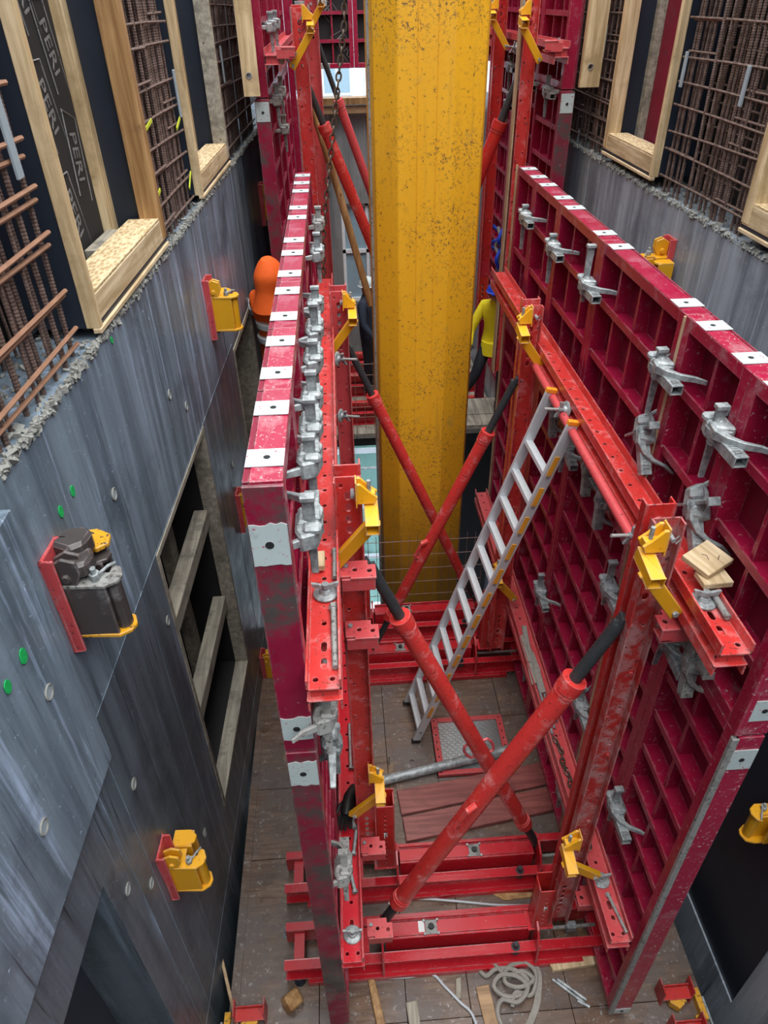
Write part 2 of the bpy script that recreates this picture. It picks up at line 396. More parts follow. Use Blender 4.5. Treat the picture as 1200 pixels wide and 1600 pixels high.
# ================================================================== THE SETTING
TAN = 0.036
def LX(y, d=0.0): return -1.14 + TAN * y + d        # face of the left wall
SH = Matrix(((1, TAN, 0, -1.14), (0, 1, 0, 0), (0, 0, 1, 0), (0, 0, 0, 1)))
RX = 2.31
def wall_cells(mb, ys, zs, holes, x0, x1, m=None):
    for a in range(len(ys) - 1):
        for b in range(len(zs) - 1):
            yc = (ys[a] + ys[a + 1]) / 2; zc = (zs[b] + zs[b + 1]) / 2
            if any(h[0] < yc < h[1] and h[2] < zc < h[3] for h in holes): continue
            mb.box(x0, x1, ys[a], ys[a + 1], zs[b], zs[b + 1], m)
LH = [(0.1, 1.46, -0.3, 2.48), (2.87, 4.24, 0.70, 3.03), (5.62, 6.75, 0.70, 2.98)]
mb = MB(); wall_cells(mb, [-2.2, 0.1, 1.46, 2.87, 4.24, 5.62, 6.75, 12.2], [-8, -0.3, 0.70, 2.48, 2.98, 3.03, 4.19], LH, -0.34, 0, SH)
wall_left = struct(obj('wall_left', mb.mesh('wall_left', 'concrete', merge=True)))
wall_left.data.materials.append(M['concrete_low'])      # smoother, darker lower pour; its colour also holds the shade low down
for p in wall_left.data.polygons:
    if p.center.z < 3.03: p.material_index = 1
# slab of an earlier pour standing proud near the viewer, with a ragged top and edge
mb = MB(); poly = []
r2 = random.Random(3)
zt = 4.11
for i in range(14): poly.append((1.80 + r2.uniform(-.012, .012), 2.86 + i * (zt - 2.86) / 13))
for i in range(16): poly.append((1.78 - i * 0.25, zt + r2.uniform(-.02, .02)))
poly.append((-2.0, 2.86))
mb.prism(poly, 0.0, 0.035, axis='x')
mb.v = [(-1.14 + TAN * y + x, y, z) for x, y, z in mb.v]
o = obj('raised_slab', mb.mesh('raised_slab', 'concrete', bevel=.004), wall_left)
# broken concrete along the top of both walls
def ragged(name, parent, xa, xb, y0, y1, z, n, lean):
    mb = MB(); rr = random.Random(len(name) + int(y0 * 10))
    for i in range(n):
        y = y0 + (y1 - y0) * rr.random() ** 1.3; s = rr.uniform(.006, .019); x = rr.uniform(xa, xb)
        if rr.random() < .5: x = xb if abs(xb) < abs(xa) else xb
        m = T((x + (TAN * y - 1.14 if lean else 0), y, z + rr.uniform(-.012, .012))) @ Euler((rr.uniform(0, 3), rr.uniform(0, 3), rr.uniform(0, 3))).to_matrix().to_4x4()
        mb.cbox((0, 0, 0), (s * rr.uniform(.8, 2.2), s * rr.uniform(.8, 2.4), s * .7), m)
    o = obj(name, mb.mesh(name, 'concrete_rough'), parent); o['kind'] = 'stuff'; return o
ragged('broken_concrete', wall_left, -0.30, -0.004, 0.2, 9.5, 4.188, 3600, True)
# formwork joints printed into the left wall
mb = MB()
mb.box(0, .002, -1, 5.6, 3.035, 3.041, SH); mb.box(0, .0012, -1, 12, 0.24, 0.244, SH)
o = obj('seam_ridge', mb.mesh('seam_ridge', 'concrete'), wall_left)
for y in (1.66, 1.80, 2.60, 4.75, 5.35, 7.3):
    mb = MB(); mb.box(0, .002, y, y + .006, 0.0 if y > 1.5 else 2.5, 4.19 if y > 2 else 2.86, SH)
    obj('seam_ridge', mb.mesh('seam_ridge', 'concrete'), wall_left)
for y0, z0, y1, z1 in ((1.8, 2.86, 2.85, 2.30), (-.5, 2.66, 1.66, 2.62)):
    pass
dm = MB(); dm.prism(circ(0, 0, .022, 12), 0, .003, axis='x'); dm = dm.mesh('tie_hole', 'chalk')
dr = MB(); dr.tube([(0.003, .026 * math.cos(a * PI / 8), .026 * math.sin(a * PI / 8)) for a in range(16)], .004, 5, closed=True); dr = dr.mesh('tie_ring', 'concrete_rough')
for (y, z) in [(2.6, 3.61), (1.60, 3.5), (2.79, 2.64), (3.95, 3.33), (3.67, 3.55), (1.92, 2.47), (1.58, 2.2), (1.75, 1.9), (4.9, 2.3), (2.45, 1.1), (1.3, 3.2)]:
    x = LX(y) + (.035 if (y < 1.8 and z > 2.86) else 0)
    obj('tie_hole', dm, wall_left, (x, y, z)); obj('tie_ring', dr, wall_left, (x, y, z))
for (y, z, s) in [(2.26, 3.86, .85), (2.13, 3.86, .9), (1.93, 3.40, .7), (1.56, 3.72, 1.05), (1.44, 3.72, .9), (3.03, 4.14, .6)]:
    x = LX(y) + (.037 if (y < 1.8 and z > 2.86) else 0.001)
    mb = MB(); rr = random.Random(int(y * 100)); mb.prism([(c * s * rr.uniform(.9, 1.1), d * s * 1.3) for c, d in circ(0, 0, .021, 12)], 0, .003, axis='x')
    obj('green_paint_dot', mb.mesh('green_paint_dot', 'green'), wall_left, (x, y, z), label='green spray paint dot')
# opening one: weathered timber lining and two spreaders; the others: dark boards
win1 = thing('timber_window_frame', 'weathered timber lining with two spreaders inside the dark opening of left wall', 'frame', (LX(3.5), 3.5, 0.70))
def wcbox(name, parent, dims, mat, m=None, bevel=.003, label=None):
    mb = MB(); mb.box(*dims, m); return obj(name, mb.mesh(name, mat, bevel), parent, wc=True, label=label)
wcbox('jamb_board', win1, (-.10, .006, 2.87, 2.91, .70, 3.03), 'timber_grey', SH)
wcbox('jamb_board', win1, (-.10, .006, 4.20, 4.24, .70, 3.03), 'timber_grey', SH)
wcbox('head_board', win1, (-.10, .006, 2.91, 4.20, 2.99, 3.03), 'timber_grey', SH)
wcbox('sill_board', win1, (-.10, .006, 2.91, 4.20, .70, .74), 'timber_grey', SH)
for d in ((2.87, 2.90, .70, 3.03), (4.21, 4.24, .70, 3.03), (2.9, 4.21, 3.0, 3.03), (2.9, 4.21, .70, .73)):  # black boards added to paint in the shade behind the timber lining
    wcbox('shade_board', win1, (-.36, -.10) + d, 'dark', SH, 0, 'black board standing in for shade in the reveal')
for z, zz in ((2.30, 2.2), (1.45, 1.45)):
    wcbox('spreader', win1, (-.17, -.07, 2.91, 4.20, z - .06, z + .06), 'timber_grey', SH, .004)
wcbox('inner_post', win1, (-.42, -.33, 4.02, 4.14, .7, 3.03), 'timber_grey', SH)
wcbox('inner_post', win1, (-.60, -.50, 3.2, 3.3, .7, 3.03), 'timber_grey', SH)
# dark rooms behind the openings
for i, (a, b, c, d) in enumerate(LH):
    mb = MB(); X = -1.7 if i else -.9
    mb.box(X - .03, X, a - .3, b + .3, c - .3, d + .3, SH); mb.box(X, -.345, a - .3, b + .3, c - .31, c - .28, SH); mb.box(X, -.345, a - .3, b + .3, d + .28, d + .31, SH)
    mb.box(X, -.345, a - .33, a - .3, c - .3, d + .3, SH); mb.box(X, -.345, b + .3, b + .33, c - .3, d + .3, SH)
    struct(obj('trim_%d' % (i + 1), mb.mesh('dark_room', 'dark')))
mb = MB(); mb.box(-.30, -.28, .1, 1.46, -.3, 2.48, SH)
obj('window_board', mb.mesh('window_board', 'ply_navy'), wall_left, label='smooth dark navy board closing the near opening')
wf = thing('timber_window_frame', 'pale grey timber lining of the far left wall opening behind orange hood', 'frame', (LX(6.1), 6.1, .7))
wcbox('jamb_board', wf, (-.30, .006, 6.70, 6.75, .70, 2.98), 'timber_grey', SH); wcbox('jamb_board', wf, (-.30, .006, 5.62, 5.66, .70, 2.98), 'timber_grey', SH)
wcbox('head_board', wf, (-.30, .006, 5.66, 6.7, 2.93, 2.98), 'timber_grey', SH)

# right wall
RH = [(1.66, 3.3, -0.04, 2.35)]
mb = MB(); wall_cells(mb, [-2.2, 1.66, 3.3, 12.2], [-8, -0.04, 2.35, 4.16], RH, RX, RX + .34)
wall_right = struct(obj('wall_right', mb.mesh('wall_right', 'concrete_r', merge=True)))
mb = MB(); mb.box(RX + .012, RX + .03, 1.66, 3.3, -.04, 2.35)
obj('window_board', mb.mesh('window_board', 'ply_navy'), wall_right, label='smooth dark navy board closing the near opening')
ragged('broken_concrete', wall_right, RX + .30, RX + .004, 0.5, 9.5, 4.158, 2600, False)
for y in (1.2, 3.9, 5.1, 6.9):
    mb = MB(); mb.box(RX - .004, RX, y, y + .007, 0, 4.16); obj('seam_ridge', mb.mesh('seam_ridge', 'concrete_r'), wall_right)
# back wall with its opening, far away
mb = MB()
for c in ((-0.75, .05, 12.2, 12.45, 0, 3.92), (.9, 2.31, 12.2, 12.45, 0, 3.92), (.05, .9, 12.2, 12.45, 0, 1.0), (.05, .9, 12.2, 12.45, 2.62, 3.92)): mb.box(*c)
wall_back = struct(obj('wall_back', mb.mesh('wall_back', 'concrete_back', merge=True)))
for x in (-.45, -.1, .22, .5, .8, 1.2, 1.6, 2.0):
    mb = MB(); mb.box(x, x + .012, 12.19, 12.2, 2.6 if 0 < x < .9 else 0, 3.92); obj('board_mark', mb.mesh('board_mark', 'concrete_back'), wall_back)
wb = struct(obj('window_1', MB().box(.05, .9, 12.30, 12.31, 1.0, 2.62).mesh('window_pane', 'glass')))
for d in ((.05, .1, 12.26, 12.32, 1, 2.62), (.45, .5, 12.26, 12.32, 1, 2.62), (.85, .9, 12.26, 12.32, 1, 2.62), (.05, .9, 12.26, 12.32, 1, 1.05), (.05, .9, 12.26, 12.32, 1.82, 1.88), (.05, .9, 12.26, 12.32, 2.57, 2.62)):
    obj('window_frame', MB().box(*d).mesh('window_frame', 'window_white'), wb)
struct(obj('trim_10', MB().box(.50, 2.31, 9.4, 9.5, -8, -.25).mesh('dark_backdrop', 'dark')))  # black sheet added to keep the depth right of the mast dark
# unseen wall behind the viewer, raised to cut skylight; bottom of the shaft
struct(obj('wall_front', MB().box(-1.5, 2.65, -2.4, -2.2, -3.2, 6.5).mesh('wall_front', 'concrete_low')))
struct(obj('trim_9', MB().box(-1.6, 2.7, -2.4, 5.2, -3.3, -3.2).mesh('black_bottom', 'dark')))  # coloured black so the gaps beside the deck stay dark

# deck of plywood sheets
floor = struct(obj('floor', MB().box(-.93, 2.05, .4, 5.3, -.16, -.06).mesh('deck_joists', 'dark')))
XS = [-0.98, -0.40, 0.175, 0.595, 1.255, 2.13]; YS = [0.4, 1.70, 2.84, 3.44, 4.03, 5.35]
rr = random.Random(5)
for i in range(5):
    for j in range(5):
        if i == 3 and j == 3: continue
        if i == 2 and j == 2: continue
        mb = MB(); mb.box(XS[i] + .002, XS[i + 1] - .002, YS[j] + .002, YS[j + 1] - .002, -.06, -.024 + rr.uniform(0, .004))
        o = obj('deck_panel', mb.mesh('deck_panel', 'deck', .002), floor)
mb = MB(); mb.plate([(.178, 2.845), (.592, 2.845), (.592, 3.437), (.178, 3.437)], [circ(.38, 3.33, .022, 12)], .03, T((0, 0, -.05)))
obj('deck_panel', mb.mesh('deck_panel', 'deck'), floor)
mb = MB(); mb.plate([(.235, 3.33), (.565, 3.33), (.565, 3.775), (.235, 3.775)], [circ(.385, 3.45, .023, 12), circ(.39, 3.60, .023, 12)], .012, T((0, 0, -.02)))
obj('patch_board', mb.mesh('patch_board', 'deck'), floor, label='small board with two round holes')
mb = MB(); mb.box(-.99, -.93, .4, 5.35, -.3, -.01); obj('edge_board', mb.mesh('edge_board', 'deck'), floor)
# far deck
fd = struct(obj('floor_far', MB().box(-.62, 2.28, 9.30, 12.2, -.22, -.08).mesh('far_deck_joists', 'dark')))
fd.name = 'floor.001'
for k in range(4):
    obj('deck_panel', MB().box(-.62 + k * .725 + .003, -.62 + (k + 1) * .725 - .003, 9.28, 12.19, -.08, 0).mesh('deck_panel', 'timber_grey'), fd)

# ================================================================== trapdoor
t = thing('trapdoor', 'chequer plate trapdoor in a red steel frame set in the deck', 'hatch', (.925, 3.735, -.02))
mb = MB()
for d in ((.60, .655, 3.445, 4.025), (1.195, 1.25, 3.445, 4.025), (.655, 1.195, 3.445, 3.49), (.655, 1.195, 3.98, 4.025)): mb.box(d[0], d[1], d[2], d[3], -.03, .008)
obj('hatch_frame', mb.mesh('hatch_frame', 'red_pink', .003), t, wc=True)
mb = MB(); mb.box(.655, 1.195, 3.49, 3.98, -.02, -.008)
for i in range(21):
    for j in range(19):
        a = PI / 4 if (i + j) % 2 else -PI / 4
        mb.cbox((0, 0, 0), (.024, .007, .006), T((.67 + i * .0255, 3.503 + j * .0257, -.0055)) @ rotz(a))
obj('chequer_plate', mb.mesh('chequer_plate', 'chequer'), t, wc=True)
mb = MB()
for i in range(8): mb.cyl((.627, 3.47 + i * .075, .008), (.627, 3.47 + i * .075, .012), .008, n=6); mb.cyl((1.222, 3.47 + i * .075, .008), (1.222, 3.47 + i * .075, .012), .008, n=6)
obj('rivet_row', mb.mesh('rivet_row', 'rubber'), t, wc=True)

# ================================================================== formwork panels
def panel_meshes(w, h, skin='crimson_skin', frame='crimson', nv=None, nh=None, near_grime=False, text=False):
    F = .058
    mb = MB(); mb.box(0, F, 0, .10, 0, h).box(w - F, w, 0, .10, 0, h).box(F, w - F, 0, .10, 0, F).box(F, w - F, 0, .10, h - F, h)
    fr = mb.mesh('panel_frame', frame, .003)
    sk = MB().box(.004, w - .004, .10, .12, .004, h - .004).mesh('plywood_skin', skin)
    nv = nv if nv is not None else max(0, round((w - .05) / .285) - 1)
    nh = nh if nh is not None else max(1, round(h / .30) - 1)
    vr = MB().box(-.011, .011, .028, .10, F, h - F).mesh('rib', 'crimson')
    hr = MB(); hr.box(F, w - F, .012, .10, -.006, .006).box(F, w - F, .010, .018, -.020, .020); hr = hr.mesh('rail', 'crimson')
    return dict(w=w, h=h, F=F, frame=fr, skin=sk, vr=vr, hr=hr, nv=nv, nh=nh)
_pc = {}
def place_panel(w, h, z, loc, rot, label, group, top_marks=(), end_marks=(), skin='crimson_skin', frame='crimson'):
    k = (round(w, 3), round(h, 3), skin, frame)
    if k not in _pc: _pc[k] = panel_meshes(w, h, skin, frame)
    p = _pc[k]
    t = thing('formwork_shutter', label, 'formwork panel', loc, (0, 0, rot), group)
    obj('panel_frame', p['frame'], t); obj('plywood_skin', p['skin'], t)
    for i in range(p['nv']): obj('rib', p['vr'], t, (w * (i + 1) / (p['nv'] + 1), 0, 0))
    for i in range(p['nh']): obj('rail', p['hr'], t, (0, 0, h * (i + 1) / (p['nh'] + 1)))
    for u in top_marks:
        j = rnd.uniform(-.012, .012)
        mb = MB(); mb.box(u - .05 + j, u + .05 + j, .0015, .1185, h, h + .0025); mb.cyl((u + j, .06, h + .002), (u + j, .06, h + .0032), .010, n=8)
        obj('paint_mark', mb.mesh('paint_mark', 'white_paint'), t, label='worn white paint mark')
        obj('drill_hole', MB().cyl((u + j, .055, h + .002), (u + j, .055, h + .0036), .011, n=10).mesh('drill_hole', 'dark'), t)
    return t
LJ = [1.71, 2.30, 2.88, 3.48, 4.09, 4.86, 5.62, 6.15]
RJ = [1.64, 2.26, 2.84, 3.98, 4.87, 5.55, 6.12]
ZJ = 2.95
for side, J in (('left', LJ), ('right', RJ)):
    for k in range(len(J) - 1):
        w = J[k + 1] - J[k] - .004
        if side == 'left': loc = lambda z: (-.20, J[k] + .002, z); rot = PI / 2; near_u = .0
        else: loc = lambda z: (1.47, J[k + 1] - .002, z); rot = -PI / 2
        marks = (.13, w - .13) if w > .5 else (w / 2,)
        for row, z, h in (('upper', ZJ + .003, 1.27), ('lower', .06, ZJ - .063)):
            place_panel(w, h, z, loc(z), rot, 'crimson formwork panel, %s row, %s side, %s' % (row, side, NTH[k]), 'crimson formwork panels of the %s side' % side,
                        marks if row == 'upper' else (), frame='crimson_worn' if k < (2 if row == 'upper' else 4) else 'crimson')
# grimy end faces and their white marks
def end_strip(side, z0, z1, mat, label):
    y = LJ[0] if side == 'left' else RJ[0]
    x0, x1 = (-.32, -.20) if side == 'left' else (1.47, 1.59)
    return y, x0, x1
# the near end plate of each wall of panels
t = thing('end_channel', 'grimy crimson end profile closing the left row of panels, with white marks', 'steel profile', (-.26, 1.70, .06))
mb = MB(); mb.box(-.321, -.199, 1.694, 1.708, ZJ + .01, 4.215); obj('end_plate', mb.mesh('end_plate', 'crimson_grime', .002), t, wc=True)
mb = MB(); mb.box(-.321, -.199, 1.694, 1.708, .06, ZJ - .01); obj('end_plate', mb.mesh('end_plate', 'crimson_grime', .002), t, wc=True)
for z0, z1, hl in ((3.92, 4.08, 1), (3.03, 3.16, 1), (2.72, 2.88, 1)):
    mb = MB(); rr = random.Random(int(z0 * 10)); n = 7
    poly = [(-.318 + .116 * i / n, z0 + rr.uniform(-.006, .006)) for i in range(n + 1)] + [(-.202 - .116 * i / n, z1 + rr.uniform(-.006, .006)) for i in range(n + 1)]
    mb.prism(poly, 1.691, 1.694, axis='y'); obj('paint_mark', mb.mesh('paint_mark', 'white_paint'), t, wc=True, label='torn edged white paint mark')
    obj('drill_hole', MB().cyl((-.262, 1.6895, (z0 + z1) / 2), (-.262, 1.692, (z0 + z1) / 2), .014, n=10).mesh('drill_hole', 'dark'), t, wc=True)
t = thing('end_channel', 'crimson end profile closing the right row of panels, scraped pale along its inner edge', 'steel profile', (1.53, 1.63, .06))
for a, b in ((.06, ZJ - .01), (ZJ + .01, 4.215)):
    mb = MB(); mb.box(1.475, 1.592, 1.624, 1.638, a, b); obj('end_plate', mb.mesh('end_plate', 'crimson_worn', .002), t, wc=True)
    mb = MB(); mb.box(1.458, 1.488, 1.618, 1.642, a, b); obj('scraped_edge', mb.mesh('scraped_edge', 'galv_dirty' if a < 1 else 'crimson_worn', .004), t, wc=True, label='concrete smeared inner edge')
for z0, z1 in ((3.05, 3.17), (2.73, 2.86), (.075, .14)):
    mb = MB(); mb.box(1.482, 1.588, 1.620, 1.6235, z0, z1); obj('paint_mark', mb.mesh('paint_mark', 'white_paint'), t, wc=True, label='white paint mark')
    obj('drill_hole', MB().cyl((1.535, 1.6185, (z0 + z1) / 2), (1.535, 1.621, (z0 + z1) / 2), .012, n=10).mesh('drill_hole', 'dark'), t, wc=True)
# tan sealing strips in the joints
o = obj('sealing_strip', MB().box(1.463, 1.475, 2.833, 2.847, .1, 4.215).mesh('sealing_strip', 'ply_edge'), None); tag(o, 'tan sealing strip standing in a joint of the right formwork', 'strip')
o = obj('sealing_strip', MB().box(1.455, 1.47, 6.125, 6.14, .1, 4.23).mesh('sealing_strip', 'ply_edge'), None); tag(o, 'tan plywood strip along the far end of the right formwork', 'strip')
# far bay
for k in range(4):
    place_panel(.9, 3.9, .7, (-.54, 7.0 + k * .904, .75), PI / 2, 'crimson formwork panel of the far left bay, lower row, %s' % NTH[k], 'crimson formwork panels of the far left bay', skin='crimson_skin')
    place_panel(.9, 1.35, 4.7, (-.54, 7.0 + k * .904, 4.66), PI / 2, 'crimson formwork panel of the far left bay, upper row, %s' % NTH[k], 'crimson formwork panels of the far left bay')
    place_panel(.9, 3.9, .7, (2.0 if k < 1 else 2.18, 7.9 + k * .904, .75), -PI / 2, 'crimson formwork panel of the far right bay, lower row, %s' % NTH[k], 'crimson formwork panels of the far right bay')
    place_panel(.9, 1.35, 4.7, (2.0, 7.9 + k * .904, 4.66), -PI / 2, 'crimson formwork panel of the far right bay, upper row, %s' % NTH[k], 'crimson formwork panels of the far right bay')
for k, x in enumerate((-.52, .345, 1.21)):
    place_panel(.86, 1.6, 4.5, (x, 11.7, 4.53), 0, ['crimson framed panel with printed black plywood hanging across the far end, left', 'crimson framed panel with printed black plywood hanging across the far end, middle', 'crimson framed panel with printed black plywood hanging across the far end, right'][k], 'panels across the far end', skin='ply_black')
for sx, x0, x1, lb in ((-1, -.662, -.538, 'left'), (1, 2.0, 2.122, 'right')):
    t = thing('end_channel', 'crimson end profile of the far %s formwork with one white square' % lb, 'steel profile', ((x0 + x1) / 2, 6.99, .75))
    obj('end_plate', MB().box(x0, x1, 6.982, 6.996, .75, 4.64).mesh('end_plate', 'crimson_grime'), t, wc=True)
    obj('paint_mark', MB().box(x0 + .004, x1 - .004, 6.978, 6.982, 4.48, 4.63).mesh('paint_mark', 'white_paint'), t, wc=True, label='white painted square')
    obj('drill_hole', MB().cyl(((x0 + x1) / 2, 6.975, 4.55), ((x0 + x1) / 2, 6.979, 4.55), .012, n=8).mesh('drill_hole', 'dark'), t, wc=True)
# upright planks hanging at the ends of the far bays
def plank_up(x0, x1, label, sgn):
    t = thing('timber_plank', label, 'plank', ((x0 + x1) / 2, 6.93, 4.68))
    obj('board', MB().plate([(x0, 4.68), (x1, 4.68), (x1, 6.2), (x0, 6.2)], [circ((x0 + x1) / 2 - .01, 4.83, .02, 10)], .045, T((0, 6.95, 0)) @ rotx(PI / 2)).mesh('board', 'timber'), t, wc=True)
    mb = MB(); mb.tube([((x0 + x1) / 2 - .01 + .022 * math.cos(a * PI / 6), 6.903, 4.83 + .022 * math.sin(a * PI / 6)) for a in range(12)], .005, 5, closed=True)
    obj('hole_rim', mb.mesh('hole_rim', 'galv_dirty'), t, wc=True)
plank_up(-.735, -.60, 'pale upright timber plank with a bolt hole beside the left rebar', -1)
plank_up(2.13, 2.30, 'pale upright timber plank with a bolt hole beside the right rebar', 1)

# ================================================================== printed plywood
def text_mesh(s, size):
    cu = bpy.data.curves.new('lettering', 'FONT'); cu.body = s; cu.size = size; cu.extrude = 0.0008; cu.resolution_u = 2
    cu.align_x = 'CENTER'; cu.align_y = 'CENTER'
    o = bpy.data.objects.new('lettering', cu); COL.objects.link(o)
    bpy.context.view_layer.update()
    me = bpy.data.meshes.new_from_object(o.evaluated_get(bpy.context.evaluated_depsgraph_get()))
    bpy.data.objects.remove(o); me.name = 'lettering'
    me.materials.clear(); me.materials.append(M['print']); return me
TXT = text_mesh('PERI', .125)
TXS = text_mesh('PERI', .17)
mb = MB()
for a, b in (((-.21, -.085), (.17, -.085)), ((.17, -.085), (.21, .085)), ((.21, .085), (-.17, .085)), ((-.17, .085), (-.21, -.085))):
    if a[0] == .17: continue
    mb.tube([(a[0], a[1], 0), (b[0], b[1], 0)], .004, 4)
RIM = mb.mesh('print_border', 'print')

# ================================================================== timber box-outs and rebar on the walls
def boxout(side, y0, y1, label, zb=4.24, ztop=6.5, back='ply_black', prints=(), front='timber', far='timber_brown'):
    s = 1 if side == 'L' else -1
    X = (lambda d, y=(y0 + y1) / 2: LX(y) + d) if side == 'L' else (lambda d, y=0: RX - d)
    t = thing('window_boxout', label, 'box-out', (X(-.1), (y0 + y1) / 2, zb), group=None)
    def B(name, d0, d1, a, b, c, e, mat, bev=.003, lab=None):
        if side == 'L': mb = MB().box(d0, d1, a, b, c, e, SH)
        else: mb = MB().box(RX - d1, RX - d0, a, b, c, e)
        return obj(name, mb.mesh(name, mat, bev), t, wc=True, label=lab)
    B('side_board', -.30, -.045, y0, y0 + .021, zb + .02, ztop, 'ply_navy', 0, 'dark navy plywood')
    B('side_board', -.30, -.10, y1 - .021, y1, zb + .02, ztop, 'ply_navy', 0, 'dark navy plywood')
    B('base_board', -.30, .004, y0, y1, zb, zb + .02, 'ply_navy', 0, 'dark navy plywood')
    B('back_board', -.315, -.30, y0, y1, zb, ztop, back, 0)
    B('front_post', -.045, .012, y0 - .008, y0 + .032, zb, ztop, front)
    B('front_post', -.10, .010, y1 - .075, y1 + .004, zb + .03, ztop, far)
    B('back_post', -.30, -.24, y1 - .10, y1 - .021, zb + .02, ztop, 'timber' if side == 'L' else 'timber_grey')
    B('bottom_beam', -.11, .006, y0 + .045, y1 - .0, zb + .02, zb + .13, 'timber_y')
    B('bottom_strip', -.02, .016, y0 - .01, y1 + .005, zb - .022, zb, 'timber_y')
    B('strand_board', -.16, .004, y0 + .045, y1 - .075, zb + .13, zb + .142, 'osb', 0)
    B('cross_piece', -.28, -.18, y1 - .50, y1 - .10, zb + .02, zb + .10, 'timber_grey')
    for (u, z, a) in prints:
        q = Matrix(((0, 0, 1), (0, 1, 0), (-1, 0, 0))) if side == 'L' else Matrix(((0, 0, -1), (0, -1, 0), (-1, 0, 0)))
        e = (q @ Matrix.Rotation(a, 3, 'Z')).to_euler()
        p = (X(-.2985, u), u, z)
        o = obj('lettering', TXT, t, Vector(p) - t.location, e); o['label'] = 'faded white lettering in a slanted border'
        obj('print_border', RIM, t, Vector(p) - t.location, e)
    return t
pr = []
for i in range(5):
    pr.append((3.78 + .02 * (i % 3), 4.50 + i * .46, .25)); pr.append((4.00, 4.72 + i * .46, .20 if i % 2 else -.1))
boxout('L', 2.92, 4.22, 'large timber box-out with printed black plywood back, nearest on left wall', prints=pr, back='ply_black')
boxout('L', 5.36, 6.66, 'smaller looking timber box-out further along the left wall', back='ply_navy', far='timber_grey')
boxout('R', 5.46, 6.58, 'timber box-out on right wall beside the hanging plank, crimson panel behind', back='crimson_skin', far='timber')
boxout('R', 2.75, 4.08, 'timber box-out cut by the right edge of view', back='ply_navy', far='timber')

# backing plywood of the outer formwork
o = obj('trim_20', MB().box(-.44, -.42, -1.5, 12.2, 3.9, 7.0, SH).mesh('trim_20', 'ply_black')); struct(o)
o = obj('trim_21', MB().box(RX + .42, RX + .44, -1.5, 12.2, 3.9, 7.0).mesh('trim_21', 'ply_black')); struct(o)
for k in range(3):
    o = obj('outer_panel', MB().box(-.418, -.41, .9 + k * .62, 1.2 + k * .62, 4.2, 6.4, SH).mesh('outer_panel', 'crimson_skin')); o.parent = bpy.data.objects['trim_20']

def bar_mesh(L, r, ribs):
    mb = MB()
    if ribs:
        pts = []; rad = []
        n = int(L / .013)
        for i in range(n):
            z = i * L / n; pts += [(0, 0, z), (0, 0, z + L / n * .5)]; rad += [r, r * 1.16]
        mb.tube(pts, rad, 6)
    else: mb.tube([(0, 0, 0), (0, 0, L)], r, 6)
    return mb.mesh('rebar', 'rebar', smooth=False)
BV = bar_mesh(2.35, .0105, True); BT = bar_mesh(2.35, .007, True)
def cage(side, y0, y1, label, dens=.075, near=False):
    t = thing('rebar_cage', label, 'rebar', ((LX((y0 + y1) / 2) - .2) if side == 'L' else RX + .2, (y0 + y1) / 2, 4.15))
    rr = random.Random(int(y0 * 31) + (7 if side == 'L' else 0))
    for d, dn in ((-.06, dens), (-.15, dens * 1.6), (-.30, dens)):
        y = y0 + .03
        while y < y1 - .02:
            yy = y + rr.uniform(-.02, .02)
            x = LX(yy, d) if side == 'L' else RX - d
            o = obj('vertical_bar', BV if rr.random() < .75 else BT, t, Vector((x + rr.uniform(-.012, .012), yy, 4.13)) - t.location, (rr.uniform(-.012, .012), rr.uniform(-.012, .012), rr.uniform(0, 3)))
            y += dn * rr.uniform(.6, 1.4)
    z = 4.27
    L = y1 - y0
    hm = MB().tube([(0, 0, 0), (0, L * .5, .004), (0, L, 0)], .0075 if not near else .009, 6).mesh('horizontal_bar', 'rebar_tie' if near else 'rebar', smooth=True)
    hs = MB().tube([(0, 0, 0), (0, L * .35, 0)], .0075, 6).mesh('horizontal_bar', 'rebar', smooth=True)
    while z < 6.3:
        for d in (-.042, -.28):
            x = (LX(y0, d)) if side == 'L' else RX - d
            ro = (0, 0, -TAN) if side == 'L' else (0, 0, 0)
            obj('horizontal_bar', hm, t, Vector((x, y0, z + rr.uniform(-.02, .02))) - t.location, (rr.uniform(-.02, .02), 0, ro[2]))
            if d > -.1:
                obj('horizontal_bar', hm if near else hs, t, Vector((x + .012, y0 + (0 if near else rr.choice((0, L * .62))), z + .02)) - t.location, (rr.uniform(-.015, .015), 0, ro[2]))
        z += rr.uniform(.125, .17) if not near else rr.uniform(.15, .19)
    return t
cage('L', 0.9, 2.78, 'thick rusty rebar cage with brown stirrups at left edge of view', .085, True)
cage('L', 4.30, 5.30, 'dense rebar cage between the two box-outs on left wall', .065)
cage('L', 6.74, 8.9, 'dark rebar cage beyond the second left box-out', .09)
cage('R', 4.14, 5.42, 'rebar cage between the two box-outs on right wall', .07)
cage('R', 6.66, 8.9, 'dark rebar cage behind the right hanging plank', .09)
def strip(side, y, z, h, lab, w=.035):
    x = LX(y, -.022) if side == 'L' else RX + .018
    o = obj('spacer_strip', MB().box(-.006, .006, -w / 2, w / 2, -h / 2, h / 2).mesh('spacer_strip', 'spacer', .002), None, (x, y, z), (.03, 0, 0)); tag(o, lab, 'spacer', 'blue grey spacer strips')
strip('L', 2.66, 5.0, .26, 'blue grey spacer strip tied on the thick rebar at left edge', .05)
strip('L', 5.22, 4.87, .26, 'blue grey spacer strip on rebar beside second left box-out')
strip('L', 7.1, 4.9, .26, 'blue grey spacer strip on the dark far left rebar')
strip('R', 5.32, 4.92, .20, 'blue grey spacer strip on right rebar, the one beside the box-out post')
strip('R', 4.47, 4.90, .20, 'blue grey spacer strip on right rebar, the one nearer the viewer')
strip('R', 7.0, 5.0, .22, 'blue grey spacer strip beside the right hanging plank')
